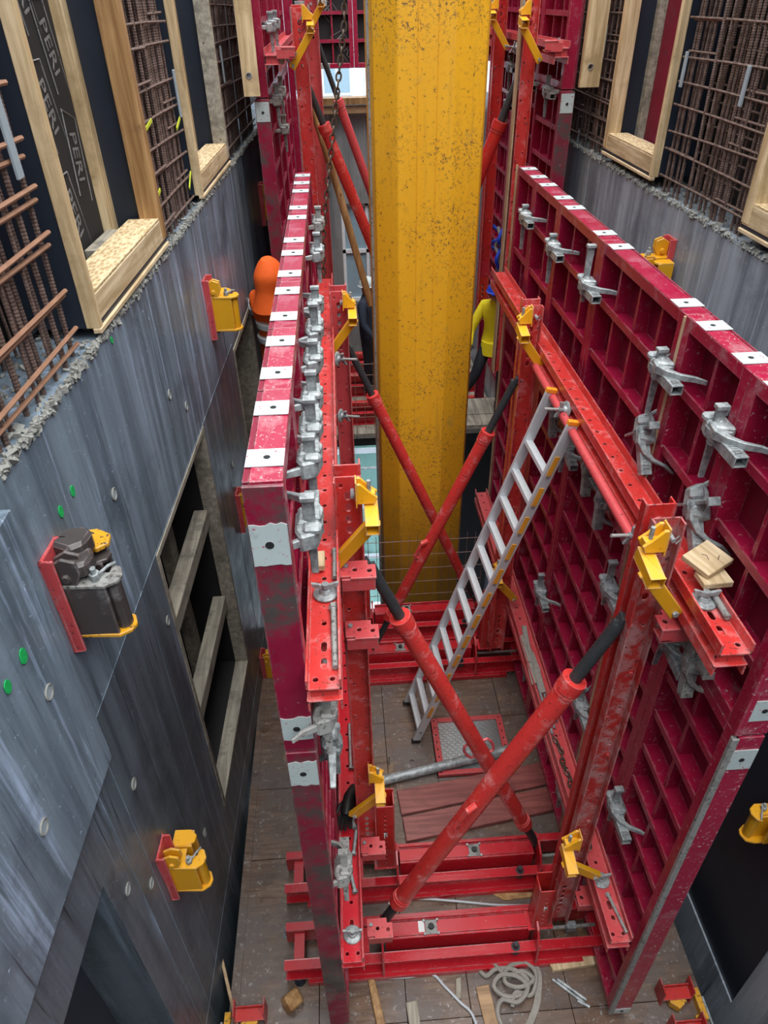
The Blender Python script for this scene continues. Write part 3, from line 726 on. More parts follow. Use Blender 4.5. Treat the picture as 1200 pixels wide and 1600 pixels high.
for k, (y, z, l, a) in enumerate(((5.2, 4.37, .16, .5), (4.35, 4.46, .14, .2), (5.15, 4.72, .2, .25), (4.42, 4.80, .2, .12))):
    o = obj('cable_tie', MB().box(0, .006, -l / 2, l / 2, -.009, .009).mesh('cable_tie', 'yellow_tie'), None, (LX(y, -.03), y, z), (a, 0, 0))
    tag(o, ['lime tape on left rebar at the lowest far corner', 'lime tape on left rebar at the lower near corner', 'lime tape on left rebar high by the far post', 'lime tape on left rebar highest by the near post'][k], 'tape', 'lime tapes on the left rebar')

# ================================================================== walers and soldiers
def channel(L, w=.12, fl=.055, t=.007, holes=(), fholes=False):
    """channel along X, web in XY, flanges towards +Z"""
    mb = MB(); mb.plate([(0, -w / 2), (L, -w / 2), (L, w / 2), (0, w / 2)], holes, t)
    for s in (-1, 1):
        y0, y1 = (-w / 2, -w / 2 + .008) if s < 0 else (w / 2 - .008, w / 2)
        if fholes:
            hs = []; x = .12
            while x < L - .1: hs.append(circ(x, fl * .6, .008, 6)); x += .125
            m = T((0, y1, 0)) @ rotx(PI / 2)
            mb.plate([(0, 0), (L, 0), (L, fl), (0, fl)], hs, .008, m)
        else: mb.box(0, L, y0, y1, 0, fl)
    return mb
def waler(x, y0, y1, ztop, label, mat, seed=1):
    L = y1 - y0; w = .125
    t = thing('waler', label, 'steel beam', (x, y0, ztop - .165), group='horizontal walers')
    hs = [circ(.045, -.03, .011), circ(.045, .03, .011), slot(.12, 0, .03, .011), slot(.20, 0, .03, .011)]
    u = .32
    while u < L - .05: hs.append(circ(u, 0, .011, 8)); u += .13
    top = channel(L, w, .055, .007, hs)
    m = rotz(PI / 2)
    top = top.mesh('upper_channel', mat, .0015)
    bot = channel(L, w, .055, .007, hs[:4]).mesh('lower_channel', mat, .0015)
    obj('upper_channel', top, t, (0, 0, .11), (0, 0, PI / 2))
    obj('lower_channel', bot, t, (0, 0, .055), (PI, 0, PI / 2))
    for u in (.10, L * .33, L * .66, L - .1):
        obj('spacer_tube', MB().cyl((0, u, .055), (0, u, .11), .025, n=10).mesh('spacer_tube', mat), t)
    obj('web_stiffener', MB().box(-.05, .05, .02, .026, .055, .11).mesh('web_stiffener', mat), t)
    return t
waler(-.137, 1.62, 6.05, 3.45, 'upper waler along the left formwork, bright red trough holding bolts', 'red_bright')
waler(1.355, 1.66, 6.05, 3.45, 'upper waler along the right formwork with a row of holes', 'red_bright')
waler(-.137, 1.66, 6.05, 1.10, 'lower waler along the left formwork near the deck', 'red_beam')
waler(1.355, 1.64, 6.05, 1.13, 'lower waler along the right formwork, dusty pinkish and full of scrap', 'red_pink')
waler(-.47, 6.85, 10.5, 5.02, 'short looking waler of the far left bay', 'red_pink')
waler(1.93, 6.85, 10.5, 5.02, 'short looking waler of the far right bay', 'red_pink')
# tube lying along the right waler
o = tag(obj('steel_tube', MB().cyl((1.265, 2.15, 3.33), (1.265, 4.35, 3.33), .026, n=12).mesh('steel_tube', 'red_pink', smooth=True)), 'thin worn red tube running beside the upper right waler', 'tube')

_sc = {}
def soldier(cx, y, z0, z1, label, mat, rear_mat=None):
    """upright double channel; y is its near face"""
    L = z1 - z0; rear_mat = rear_mat or mat
    k = (round(L, 2), mat)
    if k not in _sc:
        hs = []
        for e in (0, 1):
            for i in range(6):
                u = .10 + i * .062
                hs.append(slot(L - u if e == 0 else u, 0, .018, .0135, 3))
        hs.append(circ(L - .045, .03, .012))
        u = .62; s = 1
        while u < L - .55: hs.append(circ(u, .027 * s, .009, 8)); u += .14; s = -s
        mb = channel(L, .12, .05, .007, hs)
        bolts = MB()
        u = .55; s = -1
        while u < L - .5: bolts.cyl((u, .03 * s, .007), (u, .03 * s, .016), .011, n=6); u += .31; s = -s
        _sc[k] = (mb.mesh('channel', mat, .0015), channel(L, .12, .05, .007, hs[:12]).mesh('channel', rear_mat, .0015), bolts.mesh('bolt_row', 'red_dusty'), MB().box(-.05, .05, -.002, .06, -.003, .003).mesh('web_plate', mat))
    t = thing('soldier_beam', label, 'steel beam', (cx, y + .08, z0), group='upright soldier beams')
    # local X -> world Z ; flanges point away from the gap
    q1 = Matrix(((0, 1, 0), (0, 0, -1), (1, 0, 0))).transposed()
    R1 = Matrix(((0, 1, 0), (0, 0, -1), (-1, 0, 0)))
    def rot(fz):
        c0 = Vector((0, 0, 1)); c2 = Vector((0, fz, 0)); c1 = c2.cross(c0)
        return Matrix((c0, c1, c2)).transposed().to_euler()
    a, b, c, d = _sc[k]
    obj('near_channel', a, t, (0, -.028, 0), rot(-1)); obj('rear_channel', b, t, (0, .028, .02), rot(1))
    obj('bolt_row', c, t, (0, -.028, 0), rot(-1))
    for u in (.05, L * .35, L * .65, L - .06):
        obj('spacer_tube', MB().cyl((0, -.03, u), (0, .03, u), .022, n=8).mesh('spacer_tube', mat), t)
    pin = MB(); pin.cyl((.02, -.09, L - .07), (.02, .03, L - .07), .010, n=8); pin.tube([(.02, -.088, L - .07), (.035, -.092, L - .045), (.045, -.09, L - .065), (.03, -.09, L - .085)], .003, 5)
    obj('head_pin', pin.mesh('head_pin', 'galv', smooth=True), t)
    return t
soldier(-.022, 2.46, .62, 3.70, 'near left soldier beam with faded slotted head', 'red_bright')
soldier(1.195, 2.03, .42, 3.72, 'near right soldier beam, worn dusty red', 'red_dusty', 'red')
soldier(-.03, 4.80, .55, 3.70, 'second left soldier beam with pinkish slotted head', 'red_pink')
soldier(1.245, 4.38, .45, 3.70, 'second right soldier beam beside the ladder top, bright red', 'red_bright')
soldier(-.235, 7.0, 2.0, 5.28, 'far left soldier beam, bright red, in front of its pair', 'red_bright')
soldier(-.15, 8.1, 2.0, 5.45, 'far left soldier beam, duller, behind the bright one', 'red_pink')
soldier(1.69, 7.0, 2.0, 5.55, 'far right soldier beam, bright red with peeling paint', 'red_bright')
soldier(1.76, 8.6, 2.0, 5.40, 'far right soldier beam half hidden by the yellow mast', 'red')
tag(obj('sealing_strip', MB().box(1.60, 1.612, 7.0, 7.1, 2.0, 5.55).mesh('sealing_strip', 'ply_edge')), 'narrow tan strip against the far right soldier beam', 'strip')

# connector blocks between soldiers and walers
cb = MB(); cb.plate([(-.075, -.045), (-.03, -.045), (-.03, -.06), (.085, -.06), (.085, .03), (.05, .03), (.05, .06), (-.075, .06)], [circ(-.01, 0, .012, 10), circ(.055, -.01, .012, 10)], .012, T((0, 0, .035)))
cb.box(-.07, .08, -.055, -.045, -.035, .035).box(-.07, .045, .045, .055, -.03, .035).box(.03, .08, -.055, .02, -.03, -.02)
cb = cb.mesh('connector_body', 'red_pink', .002)
cbb = MB(); cbb.cyl((-.05, .02, .047), (-.05, .02, .06), .012, n=6); cbb = cbb.mesh('connector_bolt', 'galv')
proto = None
for i, (x, y, z, sx, lb) in enumerate([(0.0, 2.38, 3.24, 1, 'red connector block high on the near left soldier beam'), (.005, 2.38, 2.86, 1, 'red connector block below the high one on the near left soldier beam'),
        (0.005, 2.39, .86, 1, 'red connector block low on the near left soldier beam'), (.02, 1.99, .62, 1, 'red connector block beside the left end of the nearest floor beam'),
        (1.315, 2.0, 3.20, -1, 'red connector block high beside the near right soldier beam'), (1.325, 2.0, .82, -1, 'red connector block low beside the near right soldier beam'),
        (-.02, 4.74, 1.0, 1, 'red connector block low on the second left soldier beam'), (1.86, 6.9, 4.98, -1, 'orange red connector block on the far right waler'), (-.36, 6.9, 4.98, 1, 'pinkish connector block on the far left waler')]):
    if proto is None:
        proto = thing('beam_connector', lb, 'bracket', (x, y, z), group='beam connector blocks'); obj('connector_body', cb, proto); obj('connector_bolt', cbb, proto)
    else: dup(proto, (x, y, z), label=lb, scale=(sx, 1, 1))

# ================================================================== yellow railing sockets
def socket_meshes():
    hd = MB(); pr = [(-.045, .0), (.03, .0), (.042, .03), (.012, .055), (-.03, .10), (-.045, .10)]
    hd.prism(pr, -.032, -.018, axis='y'); hd.prism(pr, .018, .032, axis='y'); hd.box(-.045, .032, -.018, .018, .005, .045); hd.box(-.052, -.045, -.032, .032, -.02, .11)
    tb = MB(); w = .029
    for d in ((-w, w, -w, -w + .005), (-w, w, w - .004, w), (-w, -w + .004, -w, w), (w - .004, w, -w, w)): tb.box(d[0], d[1], d[2], d[3], -.14, .02)
    ar = MB(); ar.box(-.030, .030, -.018, .014, -.30, .03)
    pn = MB(); pn.cyl((0, 0, -.06), (0, 0, .10), .009, n=8)
    ab = MB(); ab.cyl((0, -.03, -.275), (0, .02, -.275), .013, n=6)
    return hd.mesh('head_plate', 'yellow', .002), tb.mesh('socket_tube', 'yellow', .0015), ar.mesh('arm', 'yellow', .004), pn.mesh('lock_pin', 'galv', smooth=True), ab.mesh('arm_bolt', 'galv')
sm = socket_meshes()
def socket(x, y, z, sx, lb, full=True, tilt=.62):
    """x,y,z: the head; sx: +1 arm leans to -x (left beams), -1 to +x"""
    t = thing('railing_socket', lb, 'bracket', (x, y, z), group='yellow railing sockets'); t.scale = (sx, 1, 1)
    obj('head_plate', sm[0], t); obj('lock_pin', sm[3], t, (.006, 0, 0)); obj('socket_tube', sm[1], t, (.012, .0, -.035), (-1.38, 0, 0))
    a = obj('arm', sm[2], t, (.010, -.06, -.085), (.10, tilt, 0)); obj('arm_bolt', sm[4], t, (.010, -.06, -.085), (.10, tilt, 0))
    return t
socket(.062, 2.44, 3.62, 1, 'yellow railing socket at the head of the near left soldier beam')
socket(1.115, 2.0, 3.64, -1, 'big yellow railing socket at the head of the near right soldier beam')
socket(.055, 2.44, 1.58, 1, 'yellow railing socket low on the near left soldier beam')
socket(1.10, 1.98, 1.52, -1, 'yellow railing socket low on the near right soldier beam', tilt=.75)
socket(.05, 4.76, 3.62, 1, 'yellow railing socket at the head of the second left soldier beam')
socket(1.165, 4.34, 3.62, -1, 'yellow railing socket at the head of the second right soldier beam')
socket(1.17, 4.34, 1.50, -1, 'yellow railing socket behind the ladder, low on the second right soldier beam')
socket(-.155, 6.97, 5.20, 1, 'yellow railing socket at the head of the bright far left soldier beam')
socket(-.065, 8.06, 5.36, 1, 'yellow railing socket at the head of the duller far left soldier beam')
socket(1.61, 6.97, 5.20, -1, 'yellow railing socket at the head of the bright far right soldier beam')
socket(1.655, 8.55, 5.22, -1, 'yellow railing socket just right of the mast, far right')

# ================================================================== push-pull braces
def brace(p0, p1, a, b, r, label, mat, handle=None, loops=None, col='black'):
    """spindle p0..a, tube a..b (fractions of the length), spindle b..p1"""
    p0, p1 = Vector(p0), Vector(p1); d = p1 - p0; L = d.length; q = dirq(d)
    t = thing('push_pull_brace', label, 'brace', p0, q, group='push-pull braces')
    rs = r * .60
    def spindle(z0, z1):
        mb = MB(); n = int((z1 - z0) / .012); pts = []; rad = []
        for i in range(n + 1): pts.append((0, 0, z0 + (z1 - z0) * i / n)); rad.append(rs * (1.0 if i % 2 else .90))
        return mb.tube(pts, rad, 14).mesh('spindle', col, smooth=True)
    obj('spindle', spindle(0.0, L * a + .05), t); obj('spindle', spindle(L * b - .05, L), t)
    obj('tube', MB().tube([(0, 0, L * a), (0, 0, L * b)], r, 20).mesh('tube', mat, smooth=True), t)
    for u, s in ((L * a, 1), (L * b, -1)):
        mb = MB(); mb.tube([(0, 0, u - .012 * s), (0, 0, u - .012 * s + .001), (0, 0, u + .06 * s)], [r * .9, r * 1.14, r * 1.14], 20); mb.tube([(0, 0, u + .075 * s), (0, 0, u + .085 * s)], r * 1.08, 20)
        obj('collar', mb.mesh('collar', mat, smooth=True), t)
    for u in (0, L):
        mb = MB(); mb.box(-.012, .012, -.03, .03, u - .04, u + .04); mb.cyl((-.03, 0, u), (.03, 0, u), .012, n=8)
        obj('end_lug', mb.mesh('end_lug', col, .002), t)
    if handle is not None:
        u = L * handle; mb = MB(); mb.tube([(r * .6, -r * .7, u - .10), (r * 1.2, -r * 1.3, u - .085), (r * 1.2, -r * 1.3, u + .085), (r * .6, -r * .7, u + .10)], .014, 8)
        mb.cyl((r * .5, -r * .8, u - .11), (r * 1.2, -r * 1.3, u - .07), .02, n=8)
        obj('handle', mb.mesh('handle', mat, smooth=True), t)
    if loops is not None:
        for sgn, u in ((1, loops), (-1, loops + .012)):
            u = L * u; mb = MB(); mb.tube([(sgn * r * .9, 0, u - .07), (sgn * (r + .022), 0, u - .065), (sgn * (r + .036), 0, u - .03), (sgn * (r + .036), 0, u + .03), (sgn * (r + .022), 0, u + .07), (sgn * r * .9, 0, u + .075)], .009, 8)
            obj('handle', mb.mesh('handle', 'red_pink', smooth=True), t)
    return t
brace((1.125, 2.10, 3.14), (.05, 2.16, .36), .135, .90, .054, 'nearest diagonal brace leaning from the right soldier beam down to the lower left', 'red_bright', handle=.52)
brace((.06, 2.50, 3.20), (1.235, 2.64, .24), .125, .87, .050, 'diagonal brace crossing behind the nearest one, with two loop handles', 'red_bright', loops=.53)
brace((1.165, 4.40, 3.17), (.13, 4.58, .42), .15, .86, .048, 'diagonal brace in the second bay in front of the mast, rising to the right', 'red_bright', handle=.56)
brace((.03, 4.88, 3.26), (1.15, 5.12, .46), .145, .90, .046, 'diagonal brace in the second bay in front of the mast, rising to the left', 'red_bright')
brace((-.25, 7.15, 4.85), (.62, 7.35, 2.55), .19, .95, .052, 'bright red brace in the far left bay', 'red_bright')
brace((-.13, 8.2, 5.05), (.62, 8.5, 2.9), .26, .95, .045, 'pinkish worn brace behind the bright one in the far left bay', 'red_pink')
brace((1.70, 7.2, 4.85), (1.05, 7.4, 3.0), .25, .95, .060, 'red brace emerging from behind the right side of the mast', 'red')
def pole(p0, p1, r, mat, label, name='timber_pole', cat='pole'):
    return tag(obj(name, MB().tube([p0, Vector(p0).lerp(Vector(p1), .5) + Vector((.01, 0, .01)), p1], r, 14).mesh(name, mat, smooth=True)), label, cat)
pole((-.27, 7.5, 4.85), (.30, 7.3, 2.7), .036, 'timber_brown', 'brown round pole leaning behind the bright far left brace')

# ================================================================== clamps
def clamp_meshes(mat):
    tb = MB(); w, h = .026, .022
    for d in ((-w, w, h - .005, h), (-w, w, -h, -h + .005), (-w, -w + .005, -h, h), (w - .005, w, -h, h)): tb.box(-.05, .185, d[0] - .052, d[1] - .052, d[2] - .014, d[3] - .014)
    for i in range(9): tb.box(.02 + i * .016, .028 + i * .016, -.064, -.040, h - .014, h - .010)
    body = MB()
    body.prism([(-.12, -.02), (-.10, -.075), (-.04, -.088), (.02, -.085), (.04, -.06), (.04, -.015), (.02, -.002), (-.08, -.002)], -.036, .034)
    body.prism([(-.06, -.01), (-.02, -.09), (.02, -.09), (.04, -.01)], -.046, .046)
    body.cyl((-.02, -.05, -.05), (-.02, -.05, .055), .022, n=8); body.box(-.10, -.055, -.09, -.03, .02, .05)
    def claw(s, mb, l):
        pts = [(-.03 * s, -.070), (.03 * s, -.078), (.08 * s, -.060), ((.12 + l) * s, -.022), ((.15 + l) * s, .035), ((.19 + l) * s, .072)]
        rad = [.030, .030, .022, .016, .013, .006]
        V = []; F = []
        for i, (x, y) in enumerate(pts):
            a = Vector(pts[max(i - 1, 0)]); b = Vector(pts[min(i + 1, 5)]); tn = (b - a).normalized(); n = Vector((-tn.y, tn.x)) * rad[i] * .6
            hh = .024 - .0025 * i
            V += [(x + n.x, y + n.y, -hh), (x - n.x, y - n.y, -hh), (x - n.x, y - n.y, hh), (x + n.x, y + n.y, hh)]
            if i:
                o = 4 * i; F += [(o - 4 + j, o - 4 + (j + 1) % 4, o + (j + 1) % 4, o + j) for j in range(4)]
        F += [(3, 2, 1, 0), (20, 21, 22, 23)]
        mb.add(V, F)
    jn = MB(); claw(1, jn, .0); jf = MB(); claw(-1, jf, -.02)
    wg = MB(); wg.add([(-.006, -.016, -.22), (.006, -.016, -.22), (.006, .008, -.22), (-.006, .008, -.22), (-.008, -.022, .10), (.008, -.022, .10), (.008, .022, .10), (-.008, .022, .10)],
                      [(0, 3, 2, 1), (4, 5, 6, 7), (0, 1, 5, 4), (1, 2, 6, 5), (2, 3, 7, 6), (3, 0, 4, 7)]); wg.cbox((0, 0, .10), (.036, .05, .018))
    return [tb.mesh('toothed_tube', mat, .001), body.mesh('clamp_body', mat, .010), jn.mesh('jaw', mat, .004), jf.mesh('jaw', mat, .004), wg.mesh('wedge', mat, .002)]
CM = clamp_meshes('galv'); CD = clamp_meshes('galv_dirty')
def make_clamp(ms):
    t = thing('formwork_clamp', 'x', 'clamp', (0, 0, 0), group='galvanised formwork clamps')
    obj('toothed_tube', ms[0], t); obj('clamp_body', ms[1], t); obj('jaw', ms[2], t, (0, 0, .018)); obj('jaw', ms[3], t); obj('wedge', ms[4], t, (-.035, -.05, .02))
    return t
cpro = {}
def clamp(side, y, z, lb, dirty=False, wz=0, tip=0, x=None):
    ms = CD if dirty else CM
    rz = -PI / 2 if side == 'R' else PI / 2
    x = x if x is not None else (1.468 if side == 'R' else -.198)
    rt = Matrix.Rotation(rz, 3, 'Z') @ Matrix.Rotation(tip, 3, 'Y')
    if dirty not in cpro: cpro[dirty] = make_clamp(ms); c = cpro[dirty]; c.location = (x, y, z); c.rotation_euler = rt.to_euler(); c['label'] = lb
    else: c = dup(cpro[dirty], (x, y, z), rt.to_euler(), lb)
    if wz:
        for ch in c.children:
            if ch.name.startswith('wedge'): ch.location.z += wz
    return c
def rowlabels(side, what, n): return ['clamp, %s, %s formwork, %s' % (what, side, NTH[i]) for i in range(n)]
for i, (y, wz, d) in enumerate(((2.26, -.02, 0), (2.84, -.02, 0), (3.96, .12, 0), (4.72, -.02, 0), (5.53, -.02, 0))):
    clamp('R', y, 3.97, rowlabels('right', 'top row', 5)[i], bool(d), wz)
for i, (y, z, wz) in enumerate(((2.26, 3.60, .05), (2.86, 3.61, .02))): clamp('R', y, z, rowlabels('right', 'row above the waler', 2)[i], False, wz, .9)
for i, (y, z, d, tp) in enumerate(((1.95, 3.02, 1, 1.4), (2.16, 2.93, 0, .1), (3.17, 3.0, 0, 1.5), (3.45, 3.05, 1, 1.4), (3.87, 2.93, 0, .1), (4.2, 3.02, 1, 1.5))): clamp('R', y, z, rowlabels('right', 'row just below the upper waler', 6)[i], bool(d), 0, tp)
for i, (y, z) in enumerate(((2.15, 1.55), (2.86, 1.57), (3.95, 1.58))): clamp('R', y, z, rowlabels('right', 'row above the lower waler', 3)[i], i == 9, .05)
clamp('R', 2.84, 2.62, 'galvanised clamp with an upright bolt left of the near right soldier beam', False, .08)
for i, (y, z) in enumerate(((2.20, .72), (2.82, .62), (3.98, .68))): clamp('R', y, z, rowlabels('right', 'lowest row near the deck', 3)[i], False, 0)
for i, (y, d) in enumerate(((1.90, 0), (2.22, 0), (2.47, 0), (2.70, 0), (3.10, 0), (3.47, 0), (3.82, 0), (4.80, 0), (5.55, 1))):
    clamp('L', y, 3.98 - (.06 if i == 0 else 0), rowlabels('left', 'top row', 9)[i], bool(d), [.03, 0, .04, .02, .0, .05, 0, .03, 0][i], [.0, .1, -.1, .15, 0, -.1, .1, 0, 0][i])
for i, (y, z, tp, d) in enumerate(((1.76, 3.12, .2, 1), (1.88, 2.72, 1.5, 0), (2.15, 2.82, .2, 1))): clamp('L', y, z, rowlabels('left', 'row just under the upper waler', 3)[i], bool(d), 0, tp)
clamp('L', 1.86, 1.72, 'clamp holding a black glove above the lower left waler', True, 0, .3)
for k, (sd, y, z, x, lb) in enumerate((('L', 7.2, 4.62, -.53, 'dirty clamp below the far left waler, in front of its pair'), ('L', 7.9, 4.62, -.53, 'dirty clamp below the far left waler, behind its pair'), ('L', 7.25, 5.15, -.53, 'clamp above the far left waler beside the hanging plank'), ('L', 7.9, 5.15, -.53, 'clamp above the far left waler, the farther one'), ('L', 7.9, 4.3, -.53, 'clamp on the far left panels under the dirty pair'),
        ('R', 7.2, 4.62, 1.99, 'dirty clamp below the far right waler, in front of its pair'), ('R', 7.9, 4.62, 1.99, 'dirty clamp below the far right waler, behind its pair'), ('R', 8.8, 4.7, 1.99, 'clamp right of the mast below the far waler'), ('R', 8.8, 4.35, 1.99, 'clamp right of the mast, lower of two'), ('R', 7.9, 3.2, 1.99, 'clamp over the yellow jacket, upper of two'), ('R', 7.9, 2.4, 1.99, 'clamp over the yellow jacket, lower of two'))):
    clamp(sd, y, z, lb, 'dirty' in lb, 0, 0, x)

# tie rods with round plates (wing nuts)
def wing_meshes():
    a = MB(); a.tube([(0, 0, 0), (0, 0, .006), (0, 0, .010)], [.052, .052, .045], 20); a.tube([(0, 0, .01), (0, 0, .028)], [.026, .02], 12)
    b = MB(); b.tube([(0, 0, .02), (0, 0, .055)], [.017, .015], 10)
    for s in (-1, 1): b.prism([(.012 * s, .03), (.05 * s, .04), (.056 * s, .062), (.04 * s, .06), (.012 * s, .05)], -.006, .006, axis='y')
    return a.mesh('round_plate', 'galv', .001, True), b.mesh('wing_nut', 'galv', .001)
WM = wing_meshes(); ROD = MB().tube([(0, 0, -.16), (0, 0, .15)], .0085, 8).mesh('threaded_rod', 'galv_dirty')
wpro = None
def wing(loc, d, lb, rod=True):
    global wpro
    q = dirq(d)
    t = thing('tie_nut', lb, 'nut', loc, q, group='tie plates with wing nuts')
    obj('round_plate', WM[0], t); obj('wing_nut', WM[1], t)
    if rod: obj('threaded_rod', ROD, t)
wing((1.285, 3.62, 3.36), (-1, -.2, .2), 'galvanised tie nut on the right waler beside the ladder top')
wing((1.285, 2.42, 3.36), (-1, -.2, .2), 'galvanised tie nut on the right waler near its front end')
wing((-.06, 4.62, 3.30), (1, -.4, .1), 'tie nut at the arm end of the second left soldier beam')
wing((-.06, 4.62, 2.85), (1, -.4, .1), 'tie nut lower on the second left soldier beam')
wing((-.13, 2.10, 3.408), (0, 0, 1), 'round tie plate lying in the upper left waler trough', False)
wing((-.135, 1.80, 1.055), (.05, 0, 1), 'round tie plate lying at the near end of the lower left waler', False)
wing((1.35, 1.93, 3.408), (.1, 0, 1), 'round tie plate lying in the near end of the upper right waler', False)
wing((1.35, 1.98, 1.085), (0, .1, 1), 'round tie plate lying in the lower right waler', False)
wing((-.40, 6.95, 4.95), (1, -.5, .2), 'tie nut at the far left waler'); wing((1.87, 8.3, 4.9), (-1, -.5, .2), 'tie nut right of the mast on the far right waler')
def rod(p0, p1, r, mat, lb, cat='bolt', name='loose_bolt'):
    mb = MB(); mb.tube([p0, p1], r, 10); d = (Vector(p1) - Vector(p0)).normalized()
    mb.tube([p0, Vector(p0) + d * .02], r * 1.5, 6)
    return tag(obj(name, mb.mesh(name, mat, smooth=True)), lb, cat)
rod((-.10, 2.02, 3.42), (-.095, 1.70, 3.42), .012, 'galv_dirty', 'long dirty bolt lying at the near end of the upper left waler')
rod((-.09, 2.36, 3.42), (-.092, 2.18, 3.42), .011, 'galv_dirty', 'short dirty bolt beside the wood block in the upper left waler')
rod((1.405, 2.12, 3.425), (1.395, 1.82, 3.425), .013, 'galv_dirty', 'long bolt lying across the near end of the upper right waler')
rod((1.36, 1.90, 1.10), (1.40, 1.68, 1.10), .009, 'galv_dirty', 'thin rod lying at the near end of the lower right waler')
for i, (x, y, a, l) in enumerate(((-.15, 2.10, .05, .15), (-.11, 2.02, -.2, .14), (-.115, 2.25, .15, .16), (-.10, 2.42, -.2, .18))):
    rod((x, y, 1.075), (x + math.sin(a) * l, y + math.cos(a) * l, 1.075), .011, 'galv', ['small loose bolt left of its pair in the lower left waler', 'small loose bolt right of its pair in the lower left waler', 'loose bolt above the pair in the lower left waler', 'loose bolt just under the black glove'][i])
for i in range(2): rod((-.115 + .025 * i, 2.85, 1.075), (-.115 + .025 * i, 3.22, 1.08), .009, 'galv_dirty', ['dark rod at the middle of the lower left waler, left of two', 'dark rod at the middle of the lower left waler, right of two'][i])
for i in range(3): rod((1.33 + .028 * i, 3.55 - .1 * i, 1.10), (1.325 + .028 * i, 3.0 + .05 * i, 1.10), .010, 'galv', ['bright rod in the lower right waler, leftmost of three', 'bright rod in the lower right waler, middle of three', 'bright rod in the lower right waler, rightmost of three'][i])
# glove
mb = MB(); rr = random.Random(11)
mb.tube([(0, -.09, 0), (.005, -.03, .01), (0, .03, .012), (0, .06, .008)], [.03, .045, .045, .03], 10)
for i in range(4): mb.tube([(-.033 + i * .022, .04, .008), (-.038 + i * .024, .09, .012), (-.04 + i * .026, .125 - abs(i - 1.5) * .012, -.004)], [.012, .011, .008], 7)
mb.tube([(.03, -.02, .01), (.06, .01, .006), (.07, .04, -.002)], [.013, .012, .008], 7)
g = obj('work_glove', mb.mesh('work_glove', 'rubber', smooth=True), None, (-.13, 2.55, 1.12), (.1, .1, 2.9)); tag(g, 'black work glove lying in the lower left waler', 'glove'); g.scale = (1, 1.5, 1.3)
# webbing and chain lying in the lower right waler
def ribbon(pts, w, mat, name, lb, cat, up=(0, 0, 1)):
    pts = [Vector(p) for p in pts]; mb = MB(); V = []; F = []
    # smooth the path
    P = []
    for i in range(len(pts) - 1):
        a = pts[max(i - 1, 0)]; b = pts[i]; c = pts[i + 1]; d = pts[min(i + 2, len(pts) - 1)]
        for k in range(6):
            t = k / 6; P.append(.5 * ((2 * b) + (c - a) * t + (2 * a - 5 * b + 4 * c - d) * t * t + (3 * b - a - 3 * c + d) * t ** 3))
    P.append(pts[-1]); n = len(P)
    for i, p in enumerate(P):
        t = (P[min(i + 1, n - 1)] - P[max(i - 1, 0)]).normalized(); s = t.cross(Vector(up) + Vector((math.sin(i * .5) * .5, math.cos(i * .37) * .5, 0))).normalized() * w / 2
        u = s.cross(t).normalized() * .003
        V += [p + s + u, p - s + u, p - s - u, p + s - u]
        if i: o = 4 * i; F += [(o - 4 + j, o - 4 + (j + 1) % 4, o + (j + 1) % 4, o + j) for j in range(4)]
    F += [(3, 2, 1, 0), tuple(4 * (n - 1) + j for j in range(4))]
    mb.add(V, F); return tag(obj(name, mb.mesh(name, mat, smooth=True)), lb, cat)
ribbon([(1.33 + .03 * math.sin(i * 1.9), 3.75 - .05 * i + .35 * (i % 2), 1.11 + .008 * (i % 3)) for i in range(9)], .04, 'webbing', 'webbing_strap', 'bunched grey webbing strap in the lower right waler', 'strap')
def chain(name, pts, lw, r, mat, lb):
    t = thing(name, lb, 'chain', pts[0])
    pts = [Vector(p) for p in pts]; ln = MB()
    ln.tube([(lw * .5 * math.cos(a * PI / 6) * 1, 0, lw * (.9 * math.sin(a * PI / 6))) for a in range(12)], r, 5, closed=True)
    lm = ln.mesh('chain_link', mat, smooth=True); k = 0; step = lw * 1.45
    acc = 0
    for i in range(len(pts) - 1):
        d = pts[i + 1] - pts[i]; L = d.length; q = dirq(d)
        while acc < L:
            qq = q @ Quaternion((0, 0, 1), (PI / 2) * (k % 2))
            obj('chain_link', lm, t, pts[i] + d * (acc / L) - pts[0], qq); acc += step; k += 1
        acc -= L
    return t
chain('scrap_chain', [(1.33 + .02 * (i % 2), 2.95 - .1 * i, 1.105) for i in range(9)], .03, .006, 'chain', 'rusty chain lying in the lower right waler behind the near brace')
chain('hoist_chain', [(.145, 6.2, 5.9), (.12, 6.2, 5.2), (.04, 6.2, 4.75), (-.02, 6.2, 4.4), (-.09, 6.2, 4.0), (-.13, 6.2, 3.75), (-.15, 6.2, 3.5), (-.16, 6.2, 3.1)], .036, .0075, 'chain', 'rusty chain hanging left of the yellow mast')
# wood offcuts
def wood_block(c, d, a, mat, lb, tip=(0, 0), name='wood_block'):
    return tag(obj(name, MB().cbox((0, 0, 0), d).mesh(name, mat, .003), None, c, (tip[0], tip[1], a)), lb, 'wood offcut')
wood_block((-.155, 2.28, 3.432), (.045, .10, .03), 0, 'timber_y', 'small pale wood block in the upper left waler trough')
wood_block((1.40, 2.06, 3.512), (.15, .13, .028), .5, 'timber_y', 'pale wood block on top of another over the right waler', (.12, -.1))
wood_block((1.405, 1.99, 3.47), (.12, .085, .028), .05, 'timber_y', 'lower pale wood block over the right waler, under the marked one')
mb = MB(); mb.tube([(0, 0, 0), (.01, .02, 0), (.0, .035, 0)], .0015, 4); mb.tube([(.03, -.02, 0), (.05, -.01, 0)], .0015, 4)
obj('pencil_mark', mb.mesh('pencil_mark', 'rubber'), bpy.data.objects['wood_block.001'], (-.01, -.01, .0145))

